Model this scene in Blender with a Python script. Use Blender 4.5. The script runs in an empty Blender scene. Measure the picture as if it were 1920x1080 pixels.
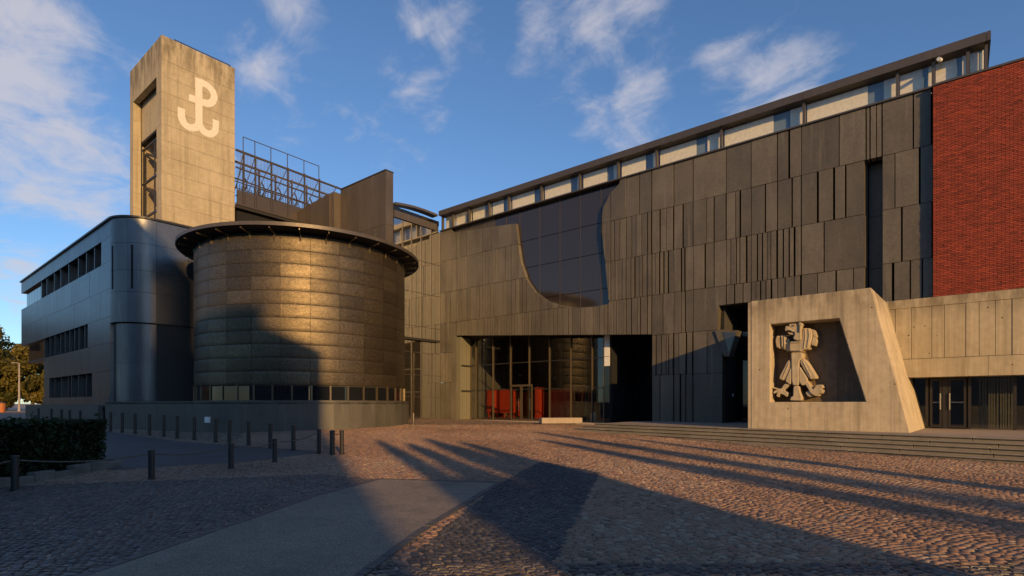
import bpy, bmesh, math, random
import numpy as np
from mathutils import Vector
random.seed(7); RNG = np.random.default_rng(11)
R = math.radians
scene = bpy.context.scene
COL = scene.collection

# ------------------------------------------------------------------ frame
# World axes follow the main facade: x to the right along it, y into it.  Eye 2 m above the plaza.
EYE = 2.0; FPX = 1020.0; HOR = 757.0
CA, SA = 0.7722, 0.6354                      # camera yaw 39.45 deg
def ray(px, py):
    r = (px-960)/FPX; s = (HOR-py)/FPX
    return (CA*r-SA, SA*r+CA, s)
def on_y(px, py, Y):                         # point of the plane y = Y
    d = ray(px, py); t = Y/d[1]; return Vector((d[0]*t, Y, EYE+d[2]*t))
def on_x(px, py, X):
    d = ray(px, py); t = X/d[0]; return Vector((X, d[1]*t, EYE+d[2]*t))
SLOPE = 0.0167
def gz(x, y):                                # the plaza climbs gently towards the building
    return SLOPE*min(60.0, max(0.0, -SA*x+CA*y))
def on_g(px, py):
    t = EYE*FPX/(py-HOR+SLOPE*FPX); d = ray(px, py)
    return Vector((d[0]*t, d[1]*t, SLOPE*t))
def on_z(px, py, z):
    t = (EYE-z)*FPX/(py-HOR); d = ray(px, py)
    return Vector((d[0]*t, d[1]*t, z))
def cam2w(X, Y): return (CA*X-SA*Y, SA*X+CA*Y)

# ------------------------------------------------------------------ camera
cam = bpy.data.cameras.new('camera'); camo = bpy.data.objects.new('camera', cam); COL.objects.link(camo)
camo.location = (0, 0, EYE); camo.rotation_euler = (R(90), 0, math.atan2(SA, CA))
cam.sensor_width = 36; cam.lens = 36*FPX/1920; cam.shift_y = (HOR-540)/1920
cam.clip_start = 0.1; cam.clip_end = 6000
scene.camera = camo

# ------------------------------------------------------------------ light
SUN_EL = 14.0
LX, LY = -0.873, 0.4877                      # direction the sunlight travels, on plan
world = bpy.data.worlds.new('World'); scene.world = world; world.use_nodes = True
nt = world.node_tree; nt.nodes.clear(); N = nt.nodes.new; L = nt.links.new
def math_(op, a, b=None, clamp=False, tree=None):
    t = tree or nt
    n = t.nodes.new('ShaderNodeMath'); n.operation = op; n.use_clamp = clamp
    for i, v in enumerate((a, b)):
        if v is None: continue
        if isinstance(v, (int, float)): n.inputs[i].default_value = v
        else: t.links.new(v, n.inputs[i])
    return n.outputs[0]
sky = N('ShaderNodeTexSky'); sky.sky_type = 'NISHITA'; sky.sun_disc = False
sky.sun_elevation = R(SUN_EL); sky.sun_rotation = math.atan2(-LX, -LY)
sky.altitude = 200; sky.air_density = 1.0; sky.dust_density = 0.3; sky.ozone_density = 2.5
tc = N('ShaderNodeTexCoord'); sep = N('ShaderNodeSeparateXYZ'); L(tc.outputs['Generated'], sep.inputs[0])
zz = math_('MAXIMUM', sep.outputs[2], 0.0)
den = math_('ADD', zz, 0.12)
cu = math_('DIVIDE', sep.outputs[0], den); cv = math_('DIVIDE', sep.outputs[1], den)
cmb = N('ShaderNodeCombineXYZ'); L(cu, cmb.inputs[0]); L(cv, cmb.inputs[1])
def sky_noise(scale, detail, off, stretch=(1, 1, 1), rot=0.0, rough=0.55, dist=0.0):
    m = N('ShaderNodeMapping'); m.inputs['Location'].default_value = off; m.inputs['Scale'].default_value = stretch
    m.inputs['Rotation'].default_value = (0, 0, rot)
    L(cmb.outputs[0], m.inputs['Vector'])
    n = N('ShaderNodeTexNoise'); n.inputs['Scale'].default_value = scale; n.inputs['Detail'].default_value = detail
    n.inputs['Roughness'].default_value = rough; n.inputs['Distortion'].default_value = dist
    L(m.outputs[0], n.inputs['Vector']); return n.outputs['Fac']
def ramp(v, a, b, tree=None):
    t = tree or nt
    n = t.nodes.new('ShaderNodeMapRange'); n.interpolation_type = 'SMOOTHSTEP'
    n.inputs['From Min'].default_value = a; n.inputs['From Max'].default_value = b
    t.links.new(v, n.inputs['Value']); return n.outputs[0]
fine = sky_noise(4.6, 10, (3.1, 1.7, 0), (1, 1.0, 1), 0.5, 0.62, 0.5)
big = sky_noise(0.8, 4, (8.3, 2.2, 0), (1, 1, 1), 0.2, 0.5)
wisp = sky_noise(1.5, 9, (0.4, 5.3, 0), (0.5, 1.7, 1), 0.9, 0.60, 0.6)
def bank(px, py, r0, r1):                    # a cloud bank standing in one direction of the sky
    d = Vector(ray(px, py)).normalized()
    vm = N('ShaderNodeVectorMath'); vm.operation = 'DISTANCE'; L(tc.outputs['Generated'], vm.inputs[0])
    vm.inputs[1].default_value = d
    return ramp(vm.outputs['Value'], r1, r0)
banks = None
for args, w in (((20, 140, 0.02, 0.26), 1.05), ((70, 320, 0.02, 0.17), 1.15), ((1190, 230, 0.0, 0.20), .72), ((1440, 170, 0.0, 0.22), .78),
                ((860, 60, 0.0, 0.13), .62), ((1080, 90, 0.0, .18), .62), ((475, 110, 0.0, 0.09), .72), ((800, 160, 0, .10), .6),
                ((680, 215, 0, .08), .55), ((20, 500, 0, .10), .8), ((1200, 30, 0, .10), .6), ((540, 5, 0, .09), .6), ((780, 30, 0, .07), .7), ((1000, 20, 0, .08), .65), ((1350, 130, 0, .10), .7), ((1540, 120, 0, .10), .7), ((990, 120, 0, .07), .65), ((1120, 200, 0, .08), .7), ((740, 130, 0, .06), .6)):
    b = math_('MULTIPLY', bank(*args), w)
    banks = b if banks is None else math_('MAXIMUM', banks, b)
tex = math_('ADD', math_('MULTIPLY', fine, 0.9), math_('MULTIPLY', wisp, 1.0))
dens = math_('ADD', math_('ADD', tex, math_('MULTIPLY', big, 0.25)), math_('MULTIPLY', banks, 0.40))
cl = ramp(dens, 1.20, 1.60)
cl = math_('MULTIPLY', cl, ramp(sep.outputs[2], 0.0, 0.06))
cl = math_('MULTIPLY', cl, 0.80)
mix = N('ShaderNodeMix'); mix.data_type = 'RGBA'; L(cl, mix.inputs['Factor'])
tint = N('ShaderNodeMix'); tint.data_type = 'RGBA'; tint.blend_type = 'MULTIPLY'; tint.inputs['Factor'].default_value = 1.0
L(sky.outputs[0], tint.inputs['A']); tint.inputs['B'].default_value = (0.80, 0.95, 1.12, 1)
L(tint.outputs['Result'], mix.inputs['A']); mix.inputs['B'].default_value = (4.3, 4.15, 4.5, 1)
bg = N('ShaderNodeBackground'); bg.inputs['Strength'].default_value = 0.145
out = N('ShaderNodeOutputWorld'); L(mix.outputs['Result'], bg.inputs['Color']); L(bg.outputs[0], out.inputs['Surface'])

sun = bpy.data.lights.new('sun', 'SUN'); sun.energy = 5.0; sun.angle = R(0.55); sun.color = (1.0, 0.595, 0.215)
suno = bpy.data.objects.new('sun', sun); COL.objects.link(suno); suno.location = (40, -25, 40)
ce, se = math.cos(R(SUN_EL)), math.sin(R(SUN_EL))
suno.rotation_euler = Vector((LX*ce, LY*ce, -se)).to_track_quat('-Z', 'Y').to_euler()

vs = scene.view_settings; vs.view_transform = 'Standard'; vs.look = 'None'; vs.exposure = 0.0; vs.gamma = 1.0; vs.use_curve_mapping = False
scene.render.engine = 'CYCLES'
cy = scene.cycles; cy.use_denoising = True; cy.max_bounces = 8; cy.transparent_max_bounces = 12; cy.diffuse_bounces = 3; cy.glossy_bounces = 4
cy.sample_clamp_indirect = 6.0; cy.blur_glossy = 0.5

# ------------------------------------------------------------------ materials
MATS = {}
class MT:
    def __init__(s, name):
        s.m = bpy.data.materials.new(name); s.m.use_nodes = True; s.t = s.m.node_tree; s.t.nodes.clear()
        s.out = s.t.nodes.new('ShaderNodeOutputMaterial'); s.b = s.t.nodes.new('ShaderNodeBsdfPrincipled')
        s.t.links.new(s.b.outputs[0], s.out.inputs[0]); MATS[name] = s.m
        s.geo = s.t.nodes.new('ShaderNodeNewGeometry'); s.pos = s.geo.outputs['Position']
    def n(s, k): return s.t.nodes.new(k)
    def l(s, a, b): s.t.links.new(a, b)
    def noise(s, scale, detail=4, stretch=(1, 1, 1), rough=0.55, off=(0, 0, 0)):
        m = s.n('ShaderNodeMapping'); m.inputs['Scale'].default_value = stretch; m.inputs['Location'].default_value = off
        s.l(s.pos, m.inputs['Vector']); x = s.n('ShaderNodeTexNoise')
        x.inputs['Scale'].default_value = scale; x.inputs['Detail'].default_value = detail; x.inputs['Roughness'].default_value = rough
        s.l(m.outputs[0], x.inputs['Vector']); return x.outputs['Fac']
    def voro(s, scale, stretch=(1, 1, 1), feature='F1'):
        m = s.n('ShaderNodeMapping'); m.inputs['Scale'].default_value = stretch; s.l(s.pos, m.inputs['Vector'])
        x = s.n('ShaderNodeTexVoronoi'); x.feature = feature; x.inputs['Scale'].default_value = scale
        s.l(m.outputs[0], x.inputs['Vector']); return x
    def rnd(s): return s.n('ShaderNodeObjectInfo').outputs['Random']
    def mth(s, op, a, b=None, clamp=False): return math_(op, a, b, clamp, s.t)
    def rmp(s, v, a, b): return ramp(v, a, b, s.t)
    def mixc(s, f, a, b, mode='MIX'):
        x = s.n('ShaderNodeMix'); x.data_type = 'RGBA'; x.blend_type = mode
        for k, v in (('Factor', f), ('A', a), ('B', b)):
            if isinstance(v, (int, float)): x.inputs[k].default_value = v
            elif isinstance(v, tuple): x.inputs[k].default_value = (*v, 1) if len(v) == 3 else v
            else: s.l(v, x.inputs[k])
        return x.outputs['Result']
    def gain(s, col, v):                      # multiply a colour by a value socket
        x = s.n('ShaderNodeVectorMath'); x.operation = 'SCALE'; 
        if isinstance(col, tuple): x.inputs[0].default_value = col
        else: s.l(col, x.inputs[0])
        s.l(v, x.inputs['Scale']); return x.outputs[0]
    def bump(s, h, strength, dist):
        x = s.n('ShaderNodeBump'); x.inputs['Strength'].default_value = strength; x.inputs['Distance'].default_value = dist
        s.l(h, x.inputs['Height']); s.l(x.outputs[0], s.b.inputs['Normal']); return x
    def set(s, **k):
        for a, v in k.items():
            i = s.b.inputs[{'col': 'Base Color', 'rough': 'Roughness', 'metal': 'Metallic', 'ior': 'IOR', 'spec': 'Specular IOR Level'}[a]]
            if isinstance(v, (int, float)): i.default_value = v
            elif isinstance(v, tuple): i.default_value = (*v, 1)
            else: s.l(v, i)
        return s

def lerp_gain(m, v, lo, hi):
    return m.mth('ADD', m.mth('MULTIPLY', v, hi-lo), lo)

def mk_panel(name, c0, c1, rough, metal, bump_s, spread=0.5):
    m = MT(name)
    a = m.noise(0.9, 6, (1, 1, 0.5)); b = m.noise(9, 5); c = m.noise(40, 3, (1, 1, 0.25))
    f = m.mth('ADD', m.mth('MULTIPLY', a, 0.6), m.mth('MULTIPLY', b, 0.4))
    col = m.mixc(m.rmp(f, 0.3, 0.7), c0, c1)
    col = m.gain(col, lerp_gain(m, m.rnd(), 1-spread/2, 1+spread/2))
    streak = m.rmp(m.noise(2.2, 5, (1.6, 1.6, 0.10)), 0.56, 0.75)
    col = m.mixc(m.mth('MULTIPLY', streak, 0.35), col, tuple(min(1, x*1.9) for x in c1))
    m.set(col=col, metal=metal, rough=m.mth('ADD', m.mth('MULTIPLY', b, 0.25), rough-0.1))
    m.bump(m.mth('ADD', m.mth('MULTIPLY', b, 0.8), m.mth('MULTIPLY', c, 0.25)), bump_s, 0.02)
    return m
mk_panel('cladding', (0.080, 0.070, 0.053), (0.132, 0.115, 0.087), 0.50, 0.0, 0.45, 0.42)
mk_panel('fin_metal', (0.085, 0.068, 0.052), (0.115, 0.093, 0.072), 0.42, 0.3, 0.08, 0.2)
mk_panel('bronze_band', (0.072, 0.060, 0.052), (0.09, 0.075, 0.064), 0.42, 0.2, 0.05, 0.15)
mk_panel('wing_metal', (0.105, 0.108, 0.116), (0.15, 0.154, 0.163), 0.34, 0.75, 0.10, 0.18)
mk_panel('plinth_stone', (0.06, 0.057, 0.049), (0.095, 0.09, 0.076), 0.5, 0.0, 0.15, 0.3)
m = MT('drum_metal')
b = m.noise(8.0, 7, (1, 1, 1.8), rough=0.7); c = m.noise(34, 4); big_ = m.noise(0.8, 4); bl = m.noise(1.7, 6, (1, 1, 2.2), 0.6)
col = m.mixc(m.rmp(b, 0.3, 0.72), (0.06, 0.047, 0.031), (0.135, 0.107, 0.072))
col = m.gain(col, lerp_gain(m, m.rnd(), 0.72, 1.22))
sp = m.voro(9.0); spk = m.rmp(sp.outputs['Distance'], 0.16, 0.06)
col = m.mixc(m.mth('MULTIPLY', spk, 0.35), col, (0.30, 0.25, 0.18))
m.set(col=col, metal=0.7, rough=m.mth('ADD', m.mth('MULTIPLY', bl, 0.34), 0.24))
m.bump(m.mth('ADD', m.mth('MULTIPLY', big_, 0.7), m.mth('ADD', m.mth('MULTIPLY', b, 0.55), m.mth('MULTIPLY', c, 0.45))), 0.36, 0.05)

def mk_concrete(name, c0, c1, board=True, holes=True, streaks=0.5, dirt_top=None, dirt_h=3.2):
    m = MT(name)
    a = m.noise(0.45, 6); b = m.noise(3.5, 7, rough=0.65); f = m.noise(30, 4); 
    col = m.mixc(m.rmp(m.mth('ADD', m.mth('MULTIPLY', a, 0.5), m.mth('MULTIPLY', b, 0.5)), 0.34, 0.66), c0, c1)
    st = m.noise(1.1, 6, (2.2, 2.2, 0.10), 0.6)
    col = m.mixc(m.mth('MULTIPLY', m.rmp(st, 0.5, 0.75), streaks), col, tuple(x*0.62 for x in c0))
    st2 = m.noise(2.6, 5, (2.6, 2.6, 0.08), 0.6, (5, 3, 1))
    col = m.mixc(m.mth('MULTIPLY', m.rmp(st2, 0.55, 0.72), 0.30), col, tuple(min(1, x*1.25) for x in c1))
    if dirt_top:
        s_ = m.n('ShaderNodeSeparateXYZ'); m.l(m.pos, s_.inputs[0])
        g = m.mth('MULTIPLY', m.rmp(s_.outputs[2], dirt_top-dirt_h, dirt_top), m.rmp(m.noise(2.2, 5, (1, 1, 0.25), 0.6, (2, 2, 2)), 0.36, 0.62))
        col = m.mixc(m.mth('MULTIPLY', g, 0.72), col, (0.11, 0.088, 0.055))
    h = m.mth('ADD', m.mth('MULTIPLY', b, 0.5), m.mth('MULTIPLY', f, 0.25))
    if board:
        bd = m.noise(5.5, 1, (1, 1, 0.02)); h = m.mth('ADD', h, m.mth('MULTIPLY', bd, 1.6))
    if holes:
        v = m.voro(2.1, (1, 1, 1)); hole = m.rmp(v.outputs['Distance'], 0.04, 0.075)
        col = m.mixc(hole, (0.05, 0.04, 0.03), col); h = m.mth('ADD', h, m.mth('MULTIPLY', hole, 0.6))
    m.set(col=col, rough=0.85, spec=0.25); m.bump(h, 0.55, 0.02); return m
mk_concrete('tower_concrete', (0.36, 0.30, 0.20), (0.47, 0.395, 0.27), True, False, 0.7, 29.3, 4.5)
mk_concrete('portal_concrete', (0.39, 0.325, 0.225), (0.53, 0.45, 0.325), True, True, 0.75, 6.7, 1.6)
mk_concrete('annex_concrete', (0.35, 0.30, 0.205), (0.46, 0.39, 0.275), True, True, 0.75, 6.7, 1.4)
mk_concrete('step_stone', (0.235, 0.20, 0.145), (0.31, 0.27, 0.20), False, False, 0.4)
mk_concrete('terrace_stone', (0.30, 0.245, 0.19), (0.38, 0.315, 0.25), False, False, 0.2)
mk_concrete('eagle_stone', (0.40, 0.33, 0.22), (0.52, 0.435, 0.30), True, False, 0.6)
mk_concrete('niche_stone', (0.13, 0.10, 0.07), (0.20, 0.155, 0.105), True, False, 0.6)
mk_concrete('kerb_stone', (0.13, 0.12, 0.10), (0.24, 0.22, 0.19), False, False, 0.3)
def flat(name, col, rough=0.6, metal=0.0, **k):
    m = MT(name); n_ = m.noise(7, 5); c = m.gain(col, lerp_gain(m, n_, 0.75, 1.25)); m.set(col=c, rough=rough, metal=metal, **k); return m
m = flat('paint_white', (0.68, 0.61, 0.50), 0.7)
flat('dark_metal', (0.035, 0.032, 0.03), 0.45, 0.3)
flat('mullion', (0.10, 0.085, 0.072), 0.42, 0.4)
flat('brass_mullion', (0.16, 0.125, 0.08), 0.35, 0.6)
flat('truss_steel', (0.075, 0.058, 0.044), 0.5, 0.3)
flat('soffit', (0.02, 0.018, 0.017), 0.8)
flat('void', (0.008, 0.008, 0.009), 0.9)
flat('core', (0.05, 0.046, 0.042), 0.8)
flat('blind', (0.85, 0.78, 0.62), 0.9)
flat('blind_blue', (0.16, 0.23, 0.30), 0.7)
flat('red_lacquer', (0.46, 0.045, 0.014), 0.5)
flat('room', (0.10, 0.095, 0.09), 0.8)
flat('pale_panel', (0.15, 0.14, 0.095), 0.6)
flat('white_metal', (0.75, 0.75, 0.72), 0.4)
flat('rope', (0.13, 0.10, 0.075), 0.8)
flat('bollard_paint', (0.05, 0.045, 0.04), 0.4, 0.2)
flat('lamp_metal', (0.34, 0.30, 0.26), 0.5, 0.2)
flat('orange', (0.38, 0.12, 0.03), 0.6)
flat('city_wall', (0.20, 0.17, 0.14), 0.8)
flat('bark', (0.085, 0.065, 0.048), 0.9)
flat('chrome', (0.6, 0.58, 0.55), 0.2, 0.9)
def mk_mirror(name, col, ior, rough, wob=0.0):
    m = MT(name); m.set(col=col, rough=rough, ior=ior, spec=0.5)
    if wob: m.bump(m.noise(0.35, 2), wob, 0.05)
    return m
mk_mirror('curtain_glass', (0.030, 0.026, 0.020), 4.4, 0.06, 0.30)
mk_mirror('navy_glass', (0.032, 0.027, 0.026), 1.62, 0.08, 0.10)
mk_mirror('dark_glass', (0.010, 0.011, 0.013), 1.52, 0.03, 0.06)
def mk_pane(name, tint_, add, ior=1.5):
    m = MT(name); t = m.t; tr = m.n('ShaderNodeBsdfTransparent'); tr.inputs[0].default_value = (*tint_, 1)
    gl = m.n('ShaderNodeBsdfGlossy'); gl.inputs['Roughness'].default_value = 0.02; gl.inputs['Color'].default_value = (0.95, 0.97, 1, 1)
    lw = m.n('ShaderNodeLayerWeight'); lw.inputs['Blend'].default_value = 0.5
    f0 = ((ior-1)/(ior+1))**2+add
    mx = m.n('ShaderNodeMixShader'); m.l(m.mth('ADD', m.mth('MULTIPLY', m.mth('POWER', lw.outputs['Facing'], 5.0), 1-f0), f0, True), mx.inputs[0]); m.l(tr.outputs[0], mx.inputs[1]); m.l(gl.outputs[0], mx.inputs[2])
    m.l(mx.outputs[0], m.out.inputs[0])
mk_pane('clear_pane', (0.96, 0.97, 0.97), 0.01)
mk_pane('hall_pane', (0.83, 0.84, 0.83), 0.015, 1.5)
m = MT('mesh_screen')   # woven wire screen: real holes
x = m.n('ShaderNodeSeparateXYZ'); m.l(m.pos, x.inputs[0])
w1 = m.mth('PINGPONG', x.outputs[2], 0.07); w2 = m.mth('PINGPONG', x.outputs[1], 0.14)
hole = m.mth('MULTIPLY', m.mth('GREATER_THAN', w1, 0.011), m.mth('GREATER_THAN', w2, 0.007))
tr = m.n('ShaderNodeBsdfTransparent'); mx = m.n('ShaderNodeMixShader'); m.l(hole, mx.inputs[0]); m.l(m.b.outputs[0], mx.inputs[1]); m.l(tr.outputs[0], mx.inputs[2]); m.l(mx.outputs[0], m.out.inputs[0])
m.set(col=(0.16, 0.12, 0.085), rough=0.5, metal=0.3)
# brick
m = MT('brick'); at = m.n('ShaderNodeAttribute'); at.attribute_name = 'tone'
col = m.mixc(at.outputs['Fac'], (0.155, 0.027, 0.015), (0.33, 0.054, 0.026)); col = m.gain(col, m.mth('MULTIPLY', lerp_gain(m, m.noise(6, 6), 0.7, 1.3), lerp_gain(m, m.noise(0.5, 5, (1, 1, .5)), 0.84, 1.16)))
m.set(col=col, rough=0.85); m.bump(m.noise(50, 4), 0.4, 0.01)
flat('mortar', (0.12, 0.055, 0.04), 0.9)
# setts
def sett_mat(name, use_attr):
    m = MT(name)
    if use_attr:
        at = m.n('ShaderNodeAttribute'); at.attribute_name = 'tone'; v = at.outputs['Fac']
        az = m.n('ShaderNodeAttribute'); az.attribute_name = 'zone'; z = az.outputs['Fac']
    else:
        v = m.rnd(); z = None
    cr = m.n('ShaderNodeValToRGB'); e = cr.color_ramp.elements
    e[0].position = 0; e[0].color = (0.165, 0.108, 0.070, 1); e[1].position = 1; e[1].color = (0.44, 0.32, 0.215, 1)
    for p, c in ((0.3, (0.28, 0.172, 0.105)), (0.55, (0.36, 0.21, 0.13)), (0.8, (0.32, 0.222, 0.145))):
        q = e.new(p); q.color = (*c, 1)
    m.l(v, cr.inputs[0]); warm = cr.outputs[0]
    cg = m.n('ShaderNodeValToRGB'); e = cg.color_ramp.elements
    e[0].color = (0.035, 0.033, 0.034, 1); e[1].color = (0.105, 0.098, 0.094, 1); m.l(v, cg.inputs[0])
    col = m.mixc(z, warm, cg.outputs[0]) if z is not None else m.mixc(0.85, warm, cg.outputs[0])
    g = m.noise(18, 6, rough=0.7); patch = m.noise(0.25, 4)
    col = m.gain(col, m.mth('MULTIPLY', lerp_gain(m, g, 0.6, 1.4), lerp_gain(m, patch, 0.7, 1.3)))
    m.set(col=col, rough=m.mth('ADD', m.mth('MULTIPLY', g, 0.35), 0.33), spec=0.5); m.bump(g, 0.5, 0.012)
flat('edge_sett', (0.085, 0.078, 0.072), 0.6)
sett_mat('setts', True); sett_mat('sett_single', False)
m = MT('far_setts')
mp = m.n('ShaderNodeMapping'); mp.inputs['Rotation'].default_value = (0, 0, R(-25)); m.l(m.pos, mp.inputs['Vector'])
vo = m.n('ShaderNodeTexVoronoi'); vo.inputs['Scale'].default_value = 6.5; vo.inputs['Randomness'].default_value = 0.7; m.l(mp.outputs[0], vo.inputs['Vector'])
sc_ = m.n('ShaderNodeSeparateColor'); m.l(vo.outputs['Color'], sc_.inputs[0])
col = m.mixc(sc_.outputs[0], (0.27, 0.172, 0.11), (0.44, 0.29, 0.19))
ed = m.rmp(vo.outputs['Distance'], 0.62, 0.40); col = m.mixc(ed, (0.10, 0.078, 0.062), col)
col = m.gain(col, lerp_gain(m, m.noise(0.25, 4), 0.7, 1.3))
m.set(col=col, rough=0.6); m.bump(ed, 0.8, 0.03)
m = MT('asphalt'); g = m.noise(90, 3); g2 = m.noise(0.6, 5)
v = m.voro(55); col = m.mixc(m.rmp(v.outputs['Distance'], 0.2, 0.6), (0.38, 0.30, 0.215), (0.18, 0.142, 0.105)); col = m.gain(col, lerp_gain(m, g2, 0.65, 1.35))
col = m.gain(col, lerp_gain(m, m.noise(5, 6, rough=0.75), 0.6, 1.4)); st_ = m.rmp(m.noise(0.9, 6, rough=0.7, off=(4, 1, 0)), 0.50, 0.64); col = m.mixc(m.mth('MULTIPLY', st_, 0.30), col, (0.075, 0.068, 0.06))
m.set(col=col, rough=0.75); m.bump(m.mth('ADD', g, v.outputs['Distance']), 0.5, 0.008)
m = MT('road_asphalt'); g = m.noise(60, 3); g2 = m.noise(0.5, 5)
m.set(col=m.gain((0.07, 0.068, 0.068), lerp_gain(m, g2, 0.7, 1.3)), rough=0.7); m.bump(g, 0.5, 0.008)
m = MT('earth'); g = m.noise(2, 6); m.set(col=m.gain((0.06, 0.05, 0.035), lerp_gain(m, g, 0.6, 1.4)), rough=0.95); m.bump(g, 0.5, 0.05)
def leaf_mat(name, c0, c1):
    m = MT(name); at = m.n('ShaderNodeAttribute'); at.attribute_name = 'tone'
    col = m.mixc(at.outputs['Fac'], c0, c1); m.set(col=col, rough=0.55, spec=0.3)
    tl = m.n('ShaderNodeBsdfTranslucent'); m.l(col, tl.inputs[0]); mx = m.n('ShaderNodeMixShader'); mx.inputs[0].default_value = 0.3
    m.l(m.b.outputs[0], mx.inputs[1]); m.l(tl.outputs[0], mx.inputs[2]); m.l(mx.outputs[0], m.out.inputs[0])
leaf_mat('tree_leaves', (0.05, 0.055, 0.012), (0.19, 0.145, 0.028))
leaf_mat('hedge_leaves', (0.012, 0.022, 0.008), (0.04, 0.065, 0.022))

# ------------------------------------------------------------------ mesh helpers
class MB:
    def __init__(s): s.v = []; s.f = []
    def add(s, vs_, fs):
        o = len(s.v); s.v += [tuple(p) for p in vs_]; s.f += [tuple(i+o for i in f) for f in fs]; return s
    def box(s, x0, x1, y0, y1, z0, z1):
        return s.add([(x0,y0,z0),(x1,y0,z0),(x1,y1,z0),(x0,y1,z0),(x0,y0,z1),(x1,y0,z1),(x1,y1,z1),(x0,y1,z1)],
                     [(0,3,2,1),(4,5,6,7),(0,1,5,4),(1,2,6,5),(2,3,7,6),(3,0,4,7)])
    def prism(s, pts, vec):                   # polygon (3d points) swept by vec
        n = len(pts); a = [Vector(p) for p in pts]; v = Vector(vec)
        return s.add([*a, *[p+v for p in a]], [tuple(range(n)), tuple(range(2*n-1, n-1, -1))] + [(i, i+n, (i+1) % n+n, (i+1) % n) for i in range(n)])
    def bar(s, a, b, w, h=None, up=(0, 0, 1)):
        a = Vector(a); b = Vector(b); h = h or w; d = (b-a).normalized(); u = Vector(up)
        if abs(d.dot(u)) > 0.95: u = Vector((1, 0, 0))
        sd = d.cross(u).normalized()*w/2; u = sd.cross(d).normalized()*h/2
        return s.prism([a-sd-u, a+sd-u, a+sd+u, a-sd+u], b-a)
    def tube(s, pts, rads, k=8, cap=True):
        rings = []; prev = None; n = len(pts)
        for i, p in enumerate(pts):
            p = Vector(p); d = (Vector(pts[min(i+1, n-1)])-Vector(pts[max(i-1, 0)])).normalized()
            u = Vector((0, 0, 1)) if abs(d.z) < 0.9 else Vector((1, 0, 0))
            a = d.cross(u).normalized(); b = d.cross(a).normalized()
            r = rads[i] if isinstance(rads, (list, tuple)) else rads
            rings.append([p+(a*math.cos(t*2*math.pi/k)+b*math.sin(t*2*math.pi/k))*r for t in range(k)])
        vs_ = [q for r_ in rings for q in r_]; fs = []
        for i in range(n-1):
            for t in range(k): fs.append((i*k+t, i*k+(t+1) % k, (i+1)*k+(t+1) % k, (i+1)*k+t))
        if cap: fs += [tuple(range(k)), tuple(range((n-1)*k, n*k))]
        return s.add(vs_, fs)
    def lathe(s, prof, k=16, c=(0, 0, 0)):
        vs_ = [(c[0]+r*math.cos(2*math.pi*t/k), c[1]+r*math.sin(2*math.pi*t/k), c[2]+z) for r, z in prof for t in range(k)]
        fs = [(i*k+t, i*k+(t+1) % k, (i+1)*k+(t+1) % k, (i+1)*k+t) for i in range(len(prof)-1) for t in range(k)]
        return s.add(vs_, fs + [tuple(range(k)), tuple(range((len(prof)-1)*k, len(prof)*k))])
    def arc(s, cx, cy, r0, r1, a0, a1, z0, z1, n=6):      # curved slab
        vs_ = []; 
        for i in range(n+1):
            a = a0+(a1-a0)*i/n; c, s_ = math.cos(a), math.sin(a)
            vs_ += [(cx+r0*c, cy+r0*s_, z0), (cx+r1*c, cy+r1*s_, z0), (cx+r1*c, cy+r1*s_, z1), (cx+r0*c, cy+r0*s_, z1)]
        fs = [(0, 1, 2, 3), (4*n+3, 4*n+2, 4*n+1, 4*n)]
        for i in range(n):
            for k in range(4): fs.append((4*i+k, 4*i+4+k, 4*i+4+(k+1) % 4, 4*i+(k+1) % 4))
        return s.add(vs_, fs)
    def mesh(s, name, mat, smooth=False, fix=True):
        me = bpy.data.meshes.new(name); me.from_pydata(s.v, [], s.f)
        if fix:
            bm = bmesh.new(); bm.from_mesh(me); bmesh.ops.recalc_face_normals(bm, faces=bm.faces); bm.to_mesh(me); bm.free()
        me.materials.append(MATS[mat])
        if smooth:
            me.polygons.foreach_set('use_smooth', [True]*len(me.polygons)); me.set_sharp_from_angle(angle=R(35))
        return me
    def build(s, name, mat, parent=None, smooth=False, **k):
        return link(name, s.mesh(name, mat, smooth), parent, **k)
def link(name, me, parent=None, loc=None, scale=None, rot=None, label=None, cat=None, group=None, kind=None):
    o = bpy.data.objects.new(name, me); COL.objects.link(o)
    if parent: o.parent = parent
    if loc is not None: o.location = loc
    if scale is not None: o.scale = scale
    if rot is not None: o.rotation_euler = rot
    if label: o['label'] = label
    if cat: o['category'] = cat
    if group: o['group'] = group
    if kind: o['kind'] = kind
    return o
def empty(name, label, cat, loc=(0, 0, 0), group=None):
    return link(name, None, None, loc, label=label, cat=cat, group=group, kind='thing')
UNIT = {}
def ubox(name, mat, parent, x0, x1, y0, y1, z0, z1):       # a box that shares one unit mesh with its like
    if mat not in UNIT: UNIT[mat] = MB().box(-.5, .5, -.5, .5, -.5, .5).mesh('unit_'+mat, mat)
    px, py, pz = parent.location if parent else (0, 0, 0)
    return link(name, UNIT[mat], parent, ((x0+x1)/2-px, (y0+y1)/2-py, (z0+z1)/2-pz), (x1-x0, y1-y0, z1-z0))

# ================================================================== the setting
def gsheet(name, pts, dz, mat, kind='structure', nx=0):
    m_ = MB(); m_.add([(x, y, gz(x, y)+dz) for x, y in pts], [tuple(range(len(pts)))]); return m_.build(name, mat, kind=kind)
rows = [-1500, 0, 60, 3000]; xs = [-3000, 3000]
mb = MB()
for j in range(3):
    q = [cam2w(xs[0], rows[j]), cam2w(xs[1], rows[j]), cam2w(xs[1], rows[j+1]), cam2w(xs[0], rows[j+1])]
    mb.add([(x, y, gz(x, y)) for x, y in q], [(0, 1, 2, 3)])
ground = mb.build('cobbled_ground', 'far_setts', kind='structure')

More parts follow.
